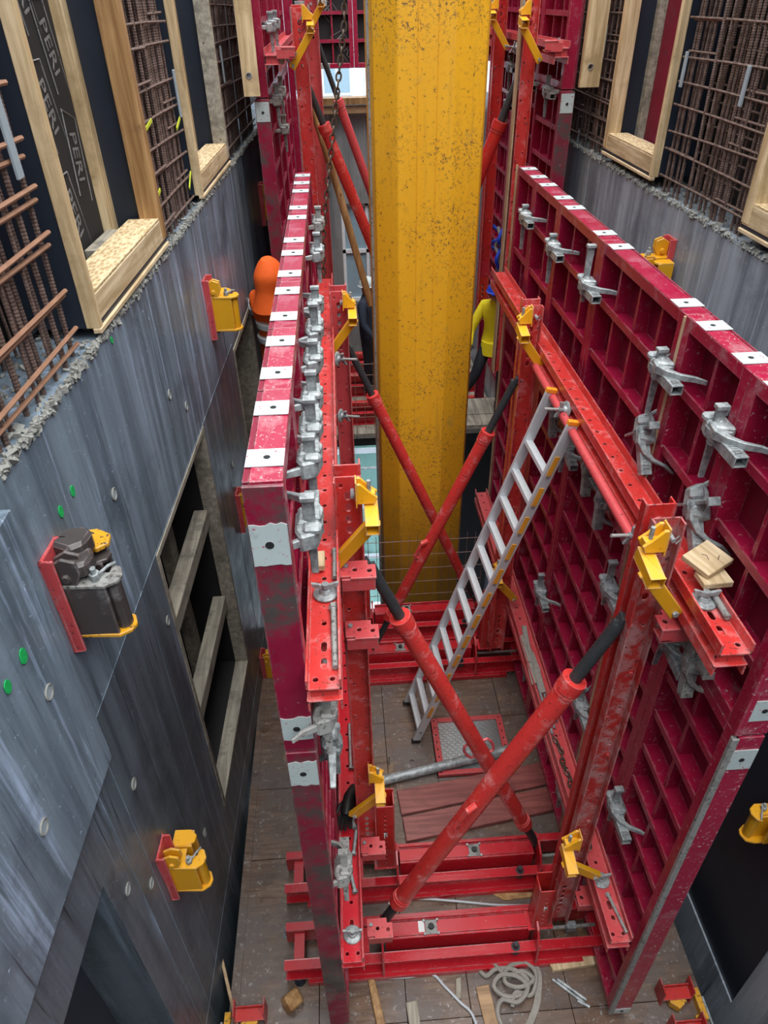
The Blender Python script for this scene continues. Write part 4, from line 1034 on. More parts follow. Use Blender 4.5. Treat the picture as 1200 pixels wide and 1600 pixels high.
# ================================================================== floor beams
def floor_beam(y, x0, x1, ia, ib, lb, idx):
    """a pair of channels across the deck with a raised carriage between them"""
    t = thing('platform_beam', lb, 'steel beam', (ia, y, -.02), group='red platform beams')
    def P(name, mb, mat='red_beam', bev=.002): return obj(name, mb.mesh(name, mat, bev), t, wc=True)
    def ch(ya, s):
        mb = MB(); mb.box(x0, x1, ya, ya + .007, .03, .19); mb.box(x0, x1, min(ya, ya + s * .06), max(ya, ya + s * .06), .182, .19); mb.box(x0, x1, min(ya, ya + s * .06), max(ya, ya + s * .06), .03, .038); return mb
    P('front_rail', ch(y + .055, -1)); P('rear_rail', ch(y + .235, 1))
    P('skid', MB().box(x0 + .15, x1 - .2, y - .03, y + .03, -.02, .028)); P('skid', MB().box(x0 + .15, x1 - .2, y + .26, y + .31, -.02, .028))
    for xx in (x0 + .06, x0 + .5, x1 - .12): P('cross_tie', MB().box(xx, xx + .07, y + .06, y + .235, .06, .16), 'red_beam')
    mb = MB(); a, b = ia + .03, ib - .02
    mb.box(a, b, y + .10, y + .108, .10, .30).box(a, b, y + .19, y + .198, .10, .30).box(a, b, y + .09, y + .208, .292, .30).box(a, b, y + .20, y + .212, .30, .325)
    P('carriage', mb)
    for x in (ia, ib):
        pl = []
        for k in range(10): an = PI * k / 9; pl.append((y + .075 + .165 * math.cos(an), .33 + .09 * math.sin(an)))
        pl = [(y + .24, .05), (y + .24, .33), (y + .2, .39), (y + .12, .42), (y + .04, .38), (y - .02, .28), (y - .03, .05), (y + .0, -.02), (y + .04, -.02)]
        P('end_plate', MB().prism(pl, x, x + .014, axis='x'))
    xc = ia + (ib - ia) * (.33 if idx != 1 else .56)
    mb = MB(); mb.box(xc - .04, xc + .04, y + .10, y + .19, .3005, .309)
    P('socket_plate', mb, 'galv_dirty'); mb = MB(); mb.cyl((xc, y + .145, .305), (xc, y + .145, .325), .02, n=12); P('socket_plug', mb, 'rubber')
    mb = MB()
    for sx in (-1, 1):
        for sy in (-1, 1): mb.cyl((xc + .045 * sx, y + .145 + .042 * sy, .30), (xc + .045 * sx, y + .145 + .042 * sy, .316), .009, n=6)
    P('corner_bolts', mb, 'galv', 0)
    mb = MB(); mb.cyl((ib - .13, y + .03, .13), (ib - .13, y + .03, .19), .032, n=14); mb.cyl((ib - .13, y + .03, .19), (ib - .13, y + .03, .235), .018, n=10); P('spindle_knob', mb, 'black')
    mb = MB(); mb.cyl((ib + .02, y + .14, .16), (min(ib + .45, x1), y + .14, .16), .012, n=8); P('threaded_spindle', mb, 'galv_dirty', 0)
    return t
floor_beam(1.98, -.62, 1.60, .03, 1.06, 'nearest red platform beam across the deck, with a black socket left of centre', 0)
floor_beam(2.48, -.64, 1.74, .17, 1.20, 'second red platform beam across the deck, with a black socket at its middle', 1)
floor_beam(4.50, -.60, 1.60, .03, 1.08, 'third red platform beam, under the middle of the ladder', 2)
floor_beam(5.02, -.60, 1.60, .13, 1.20, 'fourth red platform beam, in front of the wire mesh', 3)
tag(obj('nut_block', MB().cbox((0, 0, 0), (.07, .05, .06)).mesh('nut_block', 'galv', .004), None, (1.34, 2.12, .16)), 'galvanised block on the spindle at the right end of the nearest beam', 'nut')
mb = MB(); mb.box(.285, .325, 2.10, 2.17, .3005, .302); tag(obj('white_sticker', mb.mesh('white_sticker', 'white_sticker')), 'small white sticker on the nearest platform beam', 'sticker')
# short posts standing on the beams
def post(x, y, z0, h, lean, lb):
    t = thing('stub_post', lb, 'post', (x, y, z0), (0, lean, 0), group='short posts on the platform beams')
    hs = [slot(.08 + i * .055, 0, .012, .008, 3) for i in range(int(h / .055) - 2)]
    mb = MB(); mb.plate([(0, -.055), (h, -.055), (h, .055), (0, .055)], hs, .008)
    def rot(fz):
        c0 = Vector((0, 0, 1)); c2 = Vector((0, fz, 0)); c1 = c2.cross(c0); return Matrix((c0, c1, c2)).transposed().to_euler()
    obj('front_plate', mb.mesh('front_plate', 'red', .001), t, (0, -.045, 0), rot(-1))
    obj('side_plate', MB().box(-.062, -.054, -.05, .05, 0, h + .02).mesh('side_plate', 'red', .001), t); obj('side_plate', MB().box(.054, .062, -.05, .05, 0, h + .02).mesh('side_plate', 'red', .001), t)
    obj('rear_plate', MB().box(-.062, .062, .042, .05, 0, h + .05).mesh('rear_plate', 'red', .001), t)
    obj('foot_plate', MB().box(-.085, .085, -.06, .07, -.01, .006).mesh('foot_plate', 'red_beam', .001), t)
    mb = MB(); mb.box(-.012, -.004, -.058, -.0545, h * .52, h * .60).box(-.004, .01, -.058, -.0545, h * .57, h * .60).box(.004, .012, -.058, -.0545, h * .545, h * .60)
    obj('stamped_mark', mb.mesh('stamped_mark', 'white_sticker'), t, label='small white stamped mark')
post(.10, 2.60, .30, .78, 0, 'short red post on the second platform beam, left end')
post(1.10, 2.12, .30, .50, .0, 'short red post on the nearest platform beam, right end')
post(.05, 5.10, .32, .60, 0, 'short red post far left by the wire mesh')
post(1.20, 4.62, .30, .62, 0, 'short red post right of the ladder on the third beam')
post(1.37, 5.0, .30, .5, 0, 'short red post right of the ladder, in the shade behind')

# ================================================================== ladder
def ladder():
    N0, N1 = Vector((.44, 3.80, 0)), Vector((1.262, 3.42, 3.37))
    F0, F1 = Vector((.40, 4.22, 0)), Vector((1.25, 3.85, 3.36))
    t = thing('ladder', 'aluminium ladder with orange stickers leaning against the right waler', 'ladder', N0)
    def frame(a, b, o):
        z = (b - a).normalized(); y = o - z * o.dot(z); y.normalize(); x = y.cross(z)
        return Matrix((x, y, z)).transposed().to_4x4()
    side = (F0 - N0)
    for nm, a, b in (('near', N0, N1), ('far', F0, F1)):
        m = T(a) @ frame(a, b, side); L = (b - a).length
        st = MB().box(-.034, .034, -.012, .012, 0, L, m)
        s = obj('stile', st.mesh('stile', 'alu', .003), t, wc=True)
        mb = MB().box(-.030, .030, -.0145, -.012, .20, L - .03, m)
        if nm == 'near':
            for k in range(12):
                z = .42 + k * .245
                if z + .12 < L: obj('orange_sticker', MB().box(-.016, .016, -.0152, -.0121, z, z + .15, m).mesh('orange_sticker', 'orange_label'), s, wc=False, loc=(0, 0, 0)).parent = s
            for k in range(13):
                z = .12 + .245 * k
                if z < L: obj('rivet', MB().cyl(m @ Vector((0, -.0155, z + .05)), m @ Vector((0, -.012, z + .05)), .014, n=8).mesh('rivet', 'alu_dull'), s)
        cap = MB().box(-.036, .036, -.015, .015, L, L + .03, m); obj('end_cap', cap.mesh('end_cap', 'orange_cap', .004), t, wc=True, label='orange plastic end cap')
        ft = MB().box(-.038, .038, -.016, .016, -.004, .035, m); obj('rubber_foot', ft.mesh('rubber_foot', 'rubber', .003), t, wc=True)
    for k in range(13):
        f = (.17 + .245 * k) / (N1 - N0).length
        if f > .97: break
        a = N0.lerp(N1, f); b = F0.lerp(F1, f); m = T(a) @ frame(a, b, (N1 - N0)); L = (b - a).length
        mm = Matrix.Identity(4)
        z = (b - a).normalized(); u = (N1 - N0); u = (u - z * u.dot(z)).normalized(); x = u.cross(z)
        m = T(a) @ Matrix((x, u, z)).transposed().to_4x4()
        mb = MB().box(-.026, .026, -.014, .014, .012, L - .012, m)
        for j in range(4): mb.box(-.022 + j * .0125, -.016 + j * .0125, .014, .0165, .014, L - .014, m)
        obj('rung', mb.mesh('rung', 'alu', .001), t, wc=True)
    for st in t.children:
        if st.name.startswith('stile'):
            for c in st.children: c.location = (0, 0, 0)
ladder()

# ================================================================== yellow mast
t = thing('crane_mast', 'tall yellow steel box mast with rust specks standing in the middle', 'mast', (.70, 6.0, -3.1))
out = [(.275, 5.90), (.30, 5.80), (.46, 5.66), (.86, 5.66), (1.10, 5.80), (1.135, 5.92), (1.135, 6.5), (.275, 6.5)]
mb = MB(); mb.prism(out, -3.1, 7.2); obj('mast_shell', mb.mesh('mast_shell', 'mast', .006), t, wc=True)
for xx in (.60, .74): obj('pressed_crease', MB().box(xx, xx + .006, 5.655, 5.664, -3.1, 7.2).mesh('pressed_crease', 'mast'), t, wc=True)
obj('edge_angle', MB().box(.262, .285, 5.885, 5.935, -3.1, 7.2).mesh('edge_angle', 'galv_dirty', .002), t, wc=True, label='dark worn corner strip')

# ================================================================== wire mesh behind the deck
t = thing('wire_mesh', 'thin wire mesh panel standing at the end of the deck below the mast', 'mesh', (.63, 5.42, 0))
for k in range(6):
    z = .08 + k * .18
    obj('wire', MB().cyl((.04, 5.42, z), (1.28, 5.42, z), .0035, n=5).mesh('wire', 'mesh_wire'), t, wc=True)
WV = MB().cyl((0, 0, 0), (0, 0, 1.02), .003, n=5).mesh('wire', 'mesh_wire')
for k in range(16): obj('wire', WV, t, (-.59 + k * .0827, .004, .03))
t2 = thing('wire_mesh', 'thin wire mesh panel left of the mast at the far platform', 'mesh', (.1, 9.31, 0))
for k in range(7): obj('wire', MB().cyl((-.4, 9.31, .1 + k * .17), (.7, 9.31, .1 + k * .17), .004, n=5).mesh('wire', 'mesh_wire'), t2, wc=True)
for k in range(9): obj('wire', MB().cyl((-.4 + k * .13, 9.31, .0), (-.4 + k * .13, 9.31, 1.15), .004, n=5).mesh('wire', 'mesh_wire'), t2, wc=True)

# ================================================================== loose things on the deck
def slab(corners, z, th, mat, lb, name='plank', cat='plank', bev=.004):
    c = sum((Vector(p) for p in corners), Vector((0, 0))) / len(corners)
    t = obj(name, MB().prism([(p[0] - c.x, p[1] - c.y) for p in corners], 0, th).mesh(name, mat, bev), None, (c.x, c.y, z)); return tag(t, lb, cat)
slab([(.255, 3.11), (1.49, 3.29), (1.50, 3.50), (.235, 3.33)], -.022, .035, 'timber_x', 'dark reddish plank on the deck, the farther of two')
slab([(.275, 2.88), (1.50, 3.055), (1.495, 3.26), (.26, 3.085)], -.022, .045, 'timber_x', 'dark reddish plank on the deck, the nearer of two')
t = thing('scaffold_tube', 'galvanised scaffold tube lying across the trapdoor edge', 'tube', (.07, 3.42, .03))
pa, pb = Vector((.05, 3.40, .033)), Vector((1.30, 3.63, .05))
obj('tube_body', MB().tube([pa, pb], .040, 18).mesh('tube_body', 'galv', smooth=True), t, wc=True)
obj('tube_mouth', MB().tube([pb - (pb - pa) * .001, pb + (pb - pa) * .002], .034, 14).mesh('tube_mouth', 'rubber'), t, wc=True)
obj('tape_wrap', MB().tube([pa.lerp(pb, .72), pa.lerp(pb, .77)], .0408, 18).mesh('tape_wrap', 'white_sticker', smooth=True), t, wc=True, label='pale worn label around the tube')
slab([(-.085, 2.02), (-.045, 2.03), (.06, 1.55), (.0, 1.53)], -.02, .03, 'timber_brown', 'brown stick of timber at the bottom, left of the white cable')
slab([(.17, 1.80), (.245, 1.81), (.26, 1.60), (.19, 1.58)], -.02, .03, 'timber_grey', 'dark short board end at the bottom of the deck')
slab([(.645, 1.86), (.735, 1.87), (.76, 1.60), (.67, 1.60)], -.02, .02, 'timber_edge', 'light brown board end under the webbing sling')
slab([(1.16, 1.985), (1.48, 2.01), (1.48, 1.93), (1.18, 1.91)], -.02, .04, 'timber_y', 'pale timber piece under the right end of the nearest beam')
slab([(.86, 2.46), (1.25, 2.44), (1.24, 2.41), (.95, 2.40)], -.02, .012, 'timber_brown', 'thin brown strip of wood between the two nearest beams')
slab([(.43, 2.83), (.53, 2.84), (.53, 2.76), (.44, 2.75)], -.0225, .004, 'paper', 'pale paper scrap just behind the second beam', 'paper_scrap', 'paper', 0)
slab([(.60, 2.33), (.68, 2.335), (.68, 2.29), (.61, 2.285)], -.0225, .004, 'paper', 'pale paper scrap between the two nearest beams', 'paper_scrap', 'paper', 0)
slab([(-.65, 2.33), (-.56, 2.37), (-.53, 2.31), (-.60, 2.25), (-.66, 2.27)], -.0225, .004, 'concrete_low', 'grey flake lying on the deck beside the left wall', 'concrete_flake', 'debris', 0)
slab([(.52, 1.92), (.56, 1.93), (.54, 1.80), (.50, 1.80)], -.02, .015, 'timber_grey', 'small grey wood sliver left of the webbing sling')
mb = MB(); mb.cbox((0, 0, 0), (.11, .10, .09)); o = tag(obj('wood_block', mb.mesh('wood_block', 'timber_brown', .012), None, (-.575, 1.86, .03), (.4, .3, .7)), 'dirty wood cube on the deck left of the left formwork', 'wood offcut')
o = tag(obj('dark_cap', MB().tube([(0, 0, 0), (0, 0, .03), (0, 0, .05)], [.04, .038, .02], 12).mesh('dark_cap', 'ply_navy', smooth=True), None, (-.53, 1.99, -.02)), 'small dark plastic cap behind the dirty wood cube', 'cap')
for i, (a, b) in enumerate((((1.17, 1.87), (1.34, 1.72)), ((1.20, 1.87), (1.36, 1.735)), ((1.30, 1.735), (1.37, 1.695)))):
    tag(obj('steel_rod', MB().tube([(a[0], a[1], -.008), (b[0], b[1], -.008)], .011, 8).mesh('steel_rod', 'galv', smooth=True)), ['short threaded rod on the deck, left of its pair', 'short threaded rod on the deck, right of its pair', 'smallest threaded rod below the pair'][i], 'rod')
def cable(pts, r, mat, lb, name='cable', cat='cable'):
    pts = [Vector(p) for p in pts]; P = []
    for i in range(len(pts) - 1):
        a = pts[max(i - 1, 0)]; b = pts[i]; c = pts[i + 1]; d = pts[min(i + 2, len(pts) - 1)]
        for k in range(5):
            t = k / 5; P.append(.5 * ((2 * b) + (c - a) * t + (2 * a - 5 * b + 4 * c - d) * t * t + (3 * b - a - 3 * c + d) * t ** 3))
    P.append(pts[-1]); return tag(obj(name, MB().tube(P, r, 7).mesh(name, mat, smooth=True)), lb, cat)
cable([(.10, 2.44, -.01), (.3, 2.46, -.01), (.6, 2.42, -.01), (.9, 2.37, -.01), (1.15, 2.35, -.01)], .009, 'cable', 'pale cable lying between the two nearest platform beams')
cable([(.03, 1.96, -.01), (.2, 1.955, -.01), (.36, 1.96, -.01), (.44, 1.88, -.01), (.53, 1.78, -.01), (.6, 1.70, -.01), (.64, 1.5, -.01)], .009, 'cable', 'white cable snaking to the bottom edge left of the sling')
S1 = [(.66, 2.02, -.01), (.72, 1.92, 0), (.80, 1.95, .02), (.92, 1.93, .03), (1.0, 1.86, .02), (.95, 1.79, .02), (.83, 1.78, .03), (.76, 1.84, .04), (.82, 1.90, .05), (.93, 1.88, .05), (.98, 1.81, .05), (.90, 1.74, .04), (.80, 1.76, .04), (.76, 1.70, .01), (.78, 1.60, 0), (.76, 1.5, 0)]
cable(S1, .015, 'webbing', 'tangled grey webbing sling at the bottom of the deck', 'webbing_sling', 'sling')
cable([(.70, 2.03, .01), (.78, 1.99, .02), (.86, 1.90, .035), (.97, 1.92, .03), (1.03, 1.86, .04), (.93, 1.82, .05), (.84, 1.86, .04), (.88, 1.95, .03), (1.0, 1.97, .02), (1.06, 1.90, .02), (1.0, 1.78, .02), (.90, 1.80, .03), (.86, 1.72, .02)], .014, 'webbing', 'second grey sling knotted into the tangle at the bottom of the deck', 'webbing_sling', 'sling')
ribbon([(1.06, 2.0, .0), (1.08, 1.90, .0), (1.04, 1.76, .0), (.98, 1.66, 0), (.90, 1.56, 0), (.86, 1.48, 0)], .042, 'webbing', 'webbing_sling', 'straight grey webbing strap running to the bottom edge', 'sling')
tag(obj('threaded_stud', MB().tube([(.19, 3.60, -.02), (.19, 3.60, .10)], .006, 8).mesh('threaded_stud', 'galv_dirty')), 'thin stud standing up from the deck beside the patch board', 'bolt')
rr = random.Random(21); mb = MB()
for i in range(420):
    x = rr.uniform(-.9, 2.0); y = rr.uniform(1.5, 5.2); s = rr.uniform(.003, .011)
    mb.cbox((0, 0, 0), (s, s * rr.uniform(.7, 2.5), s * .5), T((x, y, -.02)) @ rotz(rr.uniform(0, 3)))
o = obj('debris', mb.mesh('debris', 'concrete_rough')); tag(o, 'concrete crumbs and sawdust scattered over the deck', 'debris'); o['kind'] = 'stuff'

# ================================================================== climbing shoes anchored in the walls
def shoe_meshes(mat, mat2):
    bk = MB(); bk.box(0, .012, -.065, .065, -.22, .17); bk.box(0, .05, -.065, -.055, -.22, .17); bk.box(0, .05, .055, .065, -.22, .17)
    up = MB(); up.prism([(.02, -.05), (.20, -.055), (.245, -.03), (.255, .0), (.235, .04), (.20, .05), (.20, .012), (.13, .012), (.13, .05), (.02, .05)], .045, .06)
    lo = MB(); lo.prism([(.02, -.05), (.20, -.055), (.245, -.03), (.255, .0), (.235, .04), (.18, .055), (.02, .055)], -.17, -.155)
    bd = MB(); bd.box(.02, .20, -.05, -.036, -.16, .05).box(.10, .19, -.036, .02, -.155, .045); bd.cyl((.21, .0, -.155), (.21, .0, .045), .03, n=10)
    ear = MB(); ear.prism([(.03, .065), (.12, .065), (.165, .085), (.17, .12), (.13, .15), (.03, .15)], .04, .055); ear.box(.03, .15, .135, .15, -.14, .05); ear.box(.03, .15, .062, .075, -.14, .05)
    cl = MB(); cl.prism([(.02, .06), (.10, .06), (.125, .10), (.12, .15), (.07, .165), (.02, .14)], -.05, -.038, axis='y'); cl.prism([(.02, .06), (.10, .06), (.125, .10), (.12, .15), (.07, .165), (.02, .14)], -.012, .0, axis='y')
    cl.cyl((.07, -.06, .09), (.07, .02, .09), .016, n=8)
    bo = MB(); bo.cyl((.16, -.02, .06), (.16, -.02, .085), .020, n=6); bo.cyl((.16, -.02, .085), (.16, -.02, .105), .011, n=8); bo.tube([(.17, -.02, .075), (.20, .02, .08), (.215, .045, .07)], .006, 6)
    return [(n, b.mesh(n, m, bv)) for n, b, m, bv in (('back_plate', bk, mat2, .003), ('upper_lip', up, mat, .003), ('lower_lip', lo, mat, .003), ('claw_body', bd, mat, .003), ('side_ear', ear, mat, .003), ('latch', cl, mat, .003), ('anchor_bolt', bo, 'galv', .001))]
SY = shoe_meshes('yellow', 'red_pink'); SG = shoe_meshes('grime_steel', 'red_pink')
SG = [(n, m) for n, m in SG if n not in ('lower_lip', 'upper_lip')] + [(n, m) for n, m in shoe_meshes('yellow_old', 'red_pink') if n == 'lower_lip']
mb = MB(); mb.prism([(.02, -.05), (.20, -.055), (.245, -.03), (.255, .0), (.235, .04), (.20, .05), (.20, .012), (.13, .012), (.13, .05), (.02, .05)], .045, .06); SG.append(('upper_lip', mb.mesh('upper_lip', 'galv_dirty', .003)))
mb = MB(); mb.prism([(.02, -.04), (.09, -.05), (.15, -.03), (.16, .02), (.13, .06), (.06, .05), (.02, .03)], .075, .135); mb.prism([(.0, .03), (.08, .0), (.13, .03), (.14, .09), (.10, .12), (.03, .11)], .10, .17); SG.append(('locking_claw', mb.mesh('locking_claw', 'grime_steel', .012)))
mb = MB(); mb.prism([(.03, .10), (.13, .09), (.17, .12), (.16, .17), (.10, .20), (.03, .19)], .075, .095); SG.append(('yellow_ear', mb.mesh('yellow_ear', 'yellow_old', .004))); SO = shoe_meshes('yellow_old', 'red_pink')
def shoe(side, y, z, lb, ms, s=1.0):
    x = LX(y, .002) if side == 'L' else RX - .002
    t = thing('climbing_shoe', lb, 'wall anchor', (x, y, z), (0, 0, -TAN if side == 'L' else PI), group='climbing shoes on the walls')
    t.scale = (s * .82, s, s)
    for n, m in ms: obj(n, m, t)
    return t
shoe('L', 1.95, 3.64, 'big grimy climbing shoe with traces of yellow on left wall, nearest', SG, 1.12)
shoe('L', 1.92, 1.74, 'bright yellow climbing shoe low on left wall', SY, 1.05)
shoe('L', 4.98, 3.60, 'bright yellow climbing shoe with red back plate high on left wall', SY, 1.1)
shoe('L', 8.3, 3.55, 'old yellow climbing shoe far along the left wall', SO, 1.1)
shoe('L', 4.85, 1.90, 'red and yellow climbing shoe half hidden behind the left formwork', SO, 1.0)
shoe('L', 4.7, .12, 'small looking yellow climbing shoe at deck level behind the left formwork', SY, 1.0)
shoe('R', 4.90, 3.78, 'yellow climbing shoe peeping over the right formwork', SY, 1.1)
shoe('R', 2.0, 1.62, 'yellow climbing shoe at the right edge of view', SY, 1.0)
# platform hangers at the deck edges
def hanger(x, y, s, lb):
    t = thing('platform_hanger', lb, 'bracket', (x, y, -.3)); t.scale = (s, 1, 1)
    def U(y0, nm):
        mb = MB(); mb.box(-.10, .10, y0, y0 + .008, 0, .40); mb.box(-.10, -.092, y0 - .07, y0 + .03, 0, .46); mb.box(.092, .10, y0 - .07, y0 + .03, 0, .46); mb.box(-.10, .10, y0 - .07, y0, .36, .368)
        obj(nm, mb.mesh(nm, 'red', .002), t)
    U(.06, 'rear_channel'); U(-.14, 'front_channel')
    mb = MB(); mb.prism([(-.06, -.02), (.0, -.06), (.05, -.02), (.05, .05), (-.02, .07)], .30, .36); mb.box(-.17, -.13, -.12, .06, .1, .34); mb.box(-.14, -.10, -.10, -.08, .2, .3)
    obj('yellow_claw', mb.mesh('yellow_claw', 'yellow_old', .003), t)
    obj('galvanised_plate', MB().box(-.20, -.185, -.16, .02, .08, .30).mesh('galvanised_plate', 'galv', .002), t)
hanger(-.84, 1.76, 1, 'red platform hanger with a yellow claw at the lower left deck edge')
hanger(1.93, 1.68, -1, 'red platform hanger with a yellow claw at the lower right deck edge')
obj_void = tag(obj('edge_board', MB().box(-.02, .0, -.35, .35, -.06, .02).mesh('edge_board', 'ply_edge', .002), None, (-.99, 1.95, 0), (0, 0, .35)), 'narrow board on edge leaning beside the left platform hanger', 'board')

# ================================================================== far end: beams, hangers, building outside
for k, (y, lb) in enumerate(((9.75, 'nearest'), (10.7, 'middle'), (11.6, 'farthest'))):
    t = thing('platform_beam', 'red cross beam of the far platform, %s of three' % lb, 'steel beam', (.8, y, 0), group='red platform beams')
    for yy, nm in ((-.14, 'front_rail'), (.14, 'rear_rail')):
        mb = MB(); mb.box(-1.35, 1.4, yy, yy + .01, 0, .20); mb.box(-1.35, 1.4, yy - .06, yy, .19, .20); mb.box(-1.35, 1.4, yy - .06, yy, 0, .01)
        obj(nm, mb.mesh(nm, 'red_beam', .002), t)
    mb = MB(); mb.box(-1.2, 1.2, -.03, .05, .2, .30); obj('carriage', mb.mesh('carriage', 'red_bright', .002), t)
for k, (x, y, h, lb) in enumerate(((-.25, 11.9, 2.2, 'left of the pole'), (2.0, 9.6, 1.6, 'beside the worker in yellow'), (1.35, 11.8, 1.8, 'right of the mast'))):
    t = thing('stub_post', 'red upright profile at the far platform, %s' % lb, 'post', (x, y, .0)); obj('profile', channel(h, .14, .06, .01).mesh('profile', 'crimson', .002), t, (0, 0, 0), (0, -PI / 2, PI / 2))
mb = MB(); mb.box(-.7, 2.2, 12.0, 12.14, 3.93, 4.03); tag(obj('timber_beam', mb.mesh('timber_beam', 'timber_edge', .004)), 'brown timber beam on top of the far end wall, lower of two', 'timber')
mb = MB(); mb.box(-.7, 2.2, 11.95, 12.18, 4.05, 4.14); tag(obj('timber_beam', mb.mesh('timber_beam', 'timber_brown', .004)), 'brown timber beam under the gap to outside, upper of two', 'timber')
t = thing('steel_waling', 'crimson double upright between the far left panels and the end panels, with grey plates', 'steel beam', (-.42, 10.9, 1.0))
obj('profile', MB().box(-.55, -.47, 10.86, 10.98, 1, 6).box(-.36, -.30, 10.86, 10.98, 1, 6).mesh('profile', 'crimson', .003), t, wc=True)
for k in range(7): obj('grey_plate', MB().box(-.47, -.36, 10.9, 10.93, 1.6 + k * .55, 1.95 + k * .55).mesh('grey_plate', 'galv', .003), t, wc=True)
for z in (5.28, 4.62): obj('lock_bar', MB().box(-.40, .0, 10.80, 10.86, z - .03, z + .03).mesh('lock_bar', 'galv_dirty', .003), t, wc=True)
for (x, z, a) in ((.06, 5.0, .6), (.30, 4.98, -.6), (.06, 5.45, -.5), (.3, 5.42, .6)):
    pass
TB = text_mesh('PERI', .16)
for k, (x, z) in enumerate(((-.02, 5.25), (.22, 4.78), (.15, 5.7), (1.5, 5.2))):
    par = [o for o in bpy.data.objects if o.name.startswith('formwork_shutter') and 'middle' in o.get('label', '') and 'far end' in o.get('label', '')]
    par = [o for o in bpy.data.objects if o.name.startswith('formwork_shutter') and 'far end' in o.get('label', '')][0 if x < .3 else 2]
    o = obj('lettering', TB, par, Vector((x, 11.797, z)) - par.location, (PI / 2, .9, 0)); o['label'] = 'faded white lettering in a slanted border'
    obj('print_border', RIM, par, Vector((x, 11.797, z)) - par.location, (PI / 2, .9, 0))
bt = thing('building', 'pale building with white framed windows seen through the gap at the far end', 'building', (0, 28, -9))
obj('facade', MB().box(-8, 10, 28, 29, -9, 5.0).mesh('facade', 'outside'), bt, wc=True)
for i in range(7):
    for j in range(5):
        x = -3.2 + i * 1.45; z = -6.6 + j * 2.3
        w = obj('window', MB().box(x, x + 1.0, 27.94, 28.0, z, z + 1.5).mesh('window', 'window_white', .01), bt, wc=True)
        for dx in (.06, .53):
            g = obj('pane', MB().box(x + dx, x + dx + .41, 27.93, 27.96, z + .08, z + 1.42).mesh('pane', 'glass'), w)
            g.location = (0, 0, 0)
nt = thing('scaffold', 'scaffold with teal debris netting seen below the far platform', 'scaffold', (0, 15, -9))
mb = MB(); n = 30
for i in range(n):
    for j in range(14): mb.add([(-3 + 4.2 * (i + a) / n, 15 + .06 * math.sin((i + a) * 1.3 + (j + b)), -9 + 8 * (j + b) / 14) for a, b in ((0, 0), (1, 0), (1, 1), (0, 1))], [(0, 1, 2, 3)])
obj('debris_netting', mb.mesh('debris_netting', 'teal', merge=True), nt, wc=True)
for k in range(5): obj('ledger', MB().cyl((-3, 14.85, -8 + k * .9 + 2), (1.2, 14.85, -8 + k * .9 + 2), .035, n=8).mesh('ledger', 'galv'), nt, wc=True)
for k in range(5): obj('standard', MB().cyl((-2.5 + k * .85, 14.82, -9), (-2.5 + k * .85, 14.82, -.6), .035, n=8).mesh('standard', 'window_white'), nt, wc=True)
for k in range(4): obj('guard_board', MB().box(-3, 1.2, 14.9, 14.93, -7.2 + k * 1.7, -7.05 + k * 1.7).mesh('guard_board', 'outside'), nt, wc=True)
# hose and cables bundle beside the worker in yellow
for k in range(3):
    cable([(1.93 - .05 * k, 8.5 + .08 * k, 3.12), (1.87 + .04 * k, 8.45 + .08 * k, 3.0), (1.92 - .05 * k, 8.5 + .08 * k, 2.9), (1.86 + .05 * k, 8.45 + .08 * k, 2.78), (1.91, 8.5 + .08 * k, 2.66 - .06 * k)], .022, ['blue', 'galv_dirty', 'blue'][k], ['bright blue hose knot above the worker in yellow', 'grey hose twisted with the blue ones', 'darker blue hose end above the worker in yellow'][k], 'hose', 'hose')

# ================================================================== people
def figure(name, label, joints, edges, rad, loc, yaw, mats, split):
    me = bpy.data.meshes.new('body'); keys = list(joints)
    me.from_pydata([joints[k] for k in keys], [(keys.index(a), keys.index(b)) for a, b in edges], [])
    tmp = bpy.data.objects.new('tmp', me); COL.objects.link(tmp)
    tmp.modifiers.new('s', 'SKIN')
    sd = me.skin_vertices[0].data
    for i, k in enumerate(keys):
        r = rad[k]; sd[i].radius = r if isinstance(r, tuple) else (r, r); sd[i].use_root = (k == 'pelvis')
    ss = tmp.modifiers.new('b', 'SUBSURF'); ss.levels = 2
    bpy.context.view_layer.update()
    m2 = bpy.data.meshes.new_from_object(tmp.evaluated_get(bpy.context.evaluated_depsgraph_get()))
    bpy.data.objects.remove(tmp); m2.name = 'body'; m2.materials.clear()
    for m in mats: m2.materials.append(M[m])
    for p in m2.polygons: p.material_index = split(p.center); p.use_smooth = True
    t = thing(name, label, 'person', loc, (0, 0, yaw)); obj('body', m2, t)
    return t
J0 = dict(pelvis=(0, 0, .95), spine=(0, .01, 1.15), chest=(0, .02, 1.36), neck=(0, .0, 1.50), head=(0, -.01, 1.60), crown=(0, -.01, 1.72),
          shl=(.17, .02, 1.42), ell=(.26, -.02, 1.14), wrl=(.25, -.18, .95), hdl=(.25, -.24, .88), shr=(-.17, .02, 1.42), elr=(-.26, -.02, 1.14), wrr=(-.25, -.18, .95), hdr=(-.25, -.24, .88),
          hpl=(.10, 0, .90), knl=(.12, -.03, .50), anl=(.12, .02, .09), tol=(.13, -.16, .04), hpr=(-.10, 0, .90), knr=(-.12, -.03, .50), anr=(-.12, .02, .09), tor=(-.13, -.16, .04))
R0 = dict(pelvis=(.16, .12), spine=(.15, .11), chest=(.18, .12), neck=.06, head=(.085, .10), crown=(.07, .08), shl=.075, ell=.055, wrl=.04, hdl=.038, shr=.075, elr=.055, wrr=.04, hdr=.038,
          hpl=.095, knl=.07, anl=.055, tol=.045, hpr=.095, knr=.07, anr=.055, tor=.045)
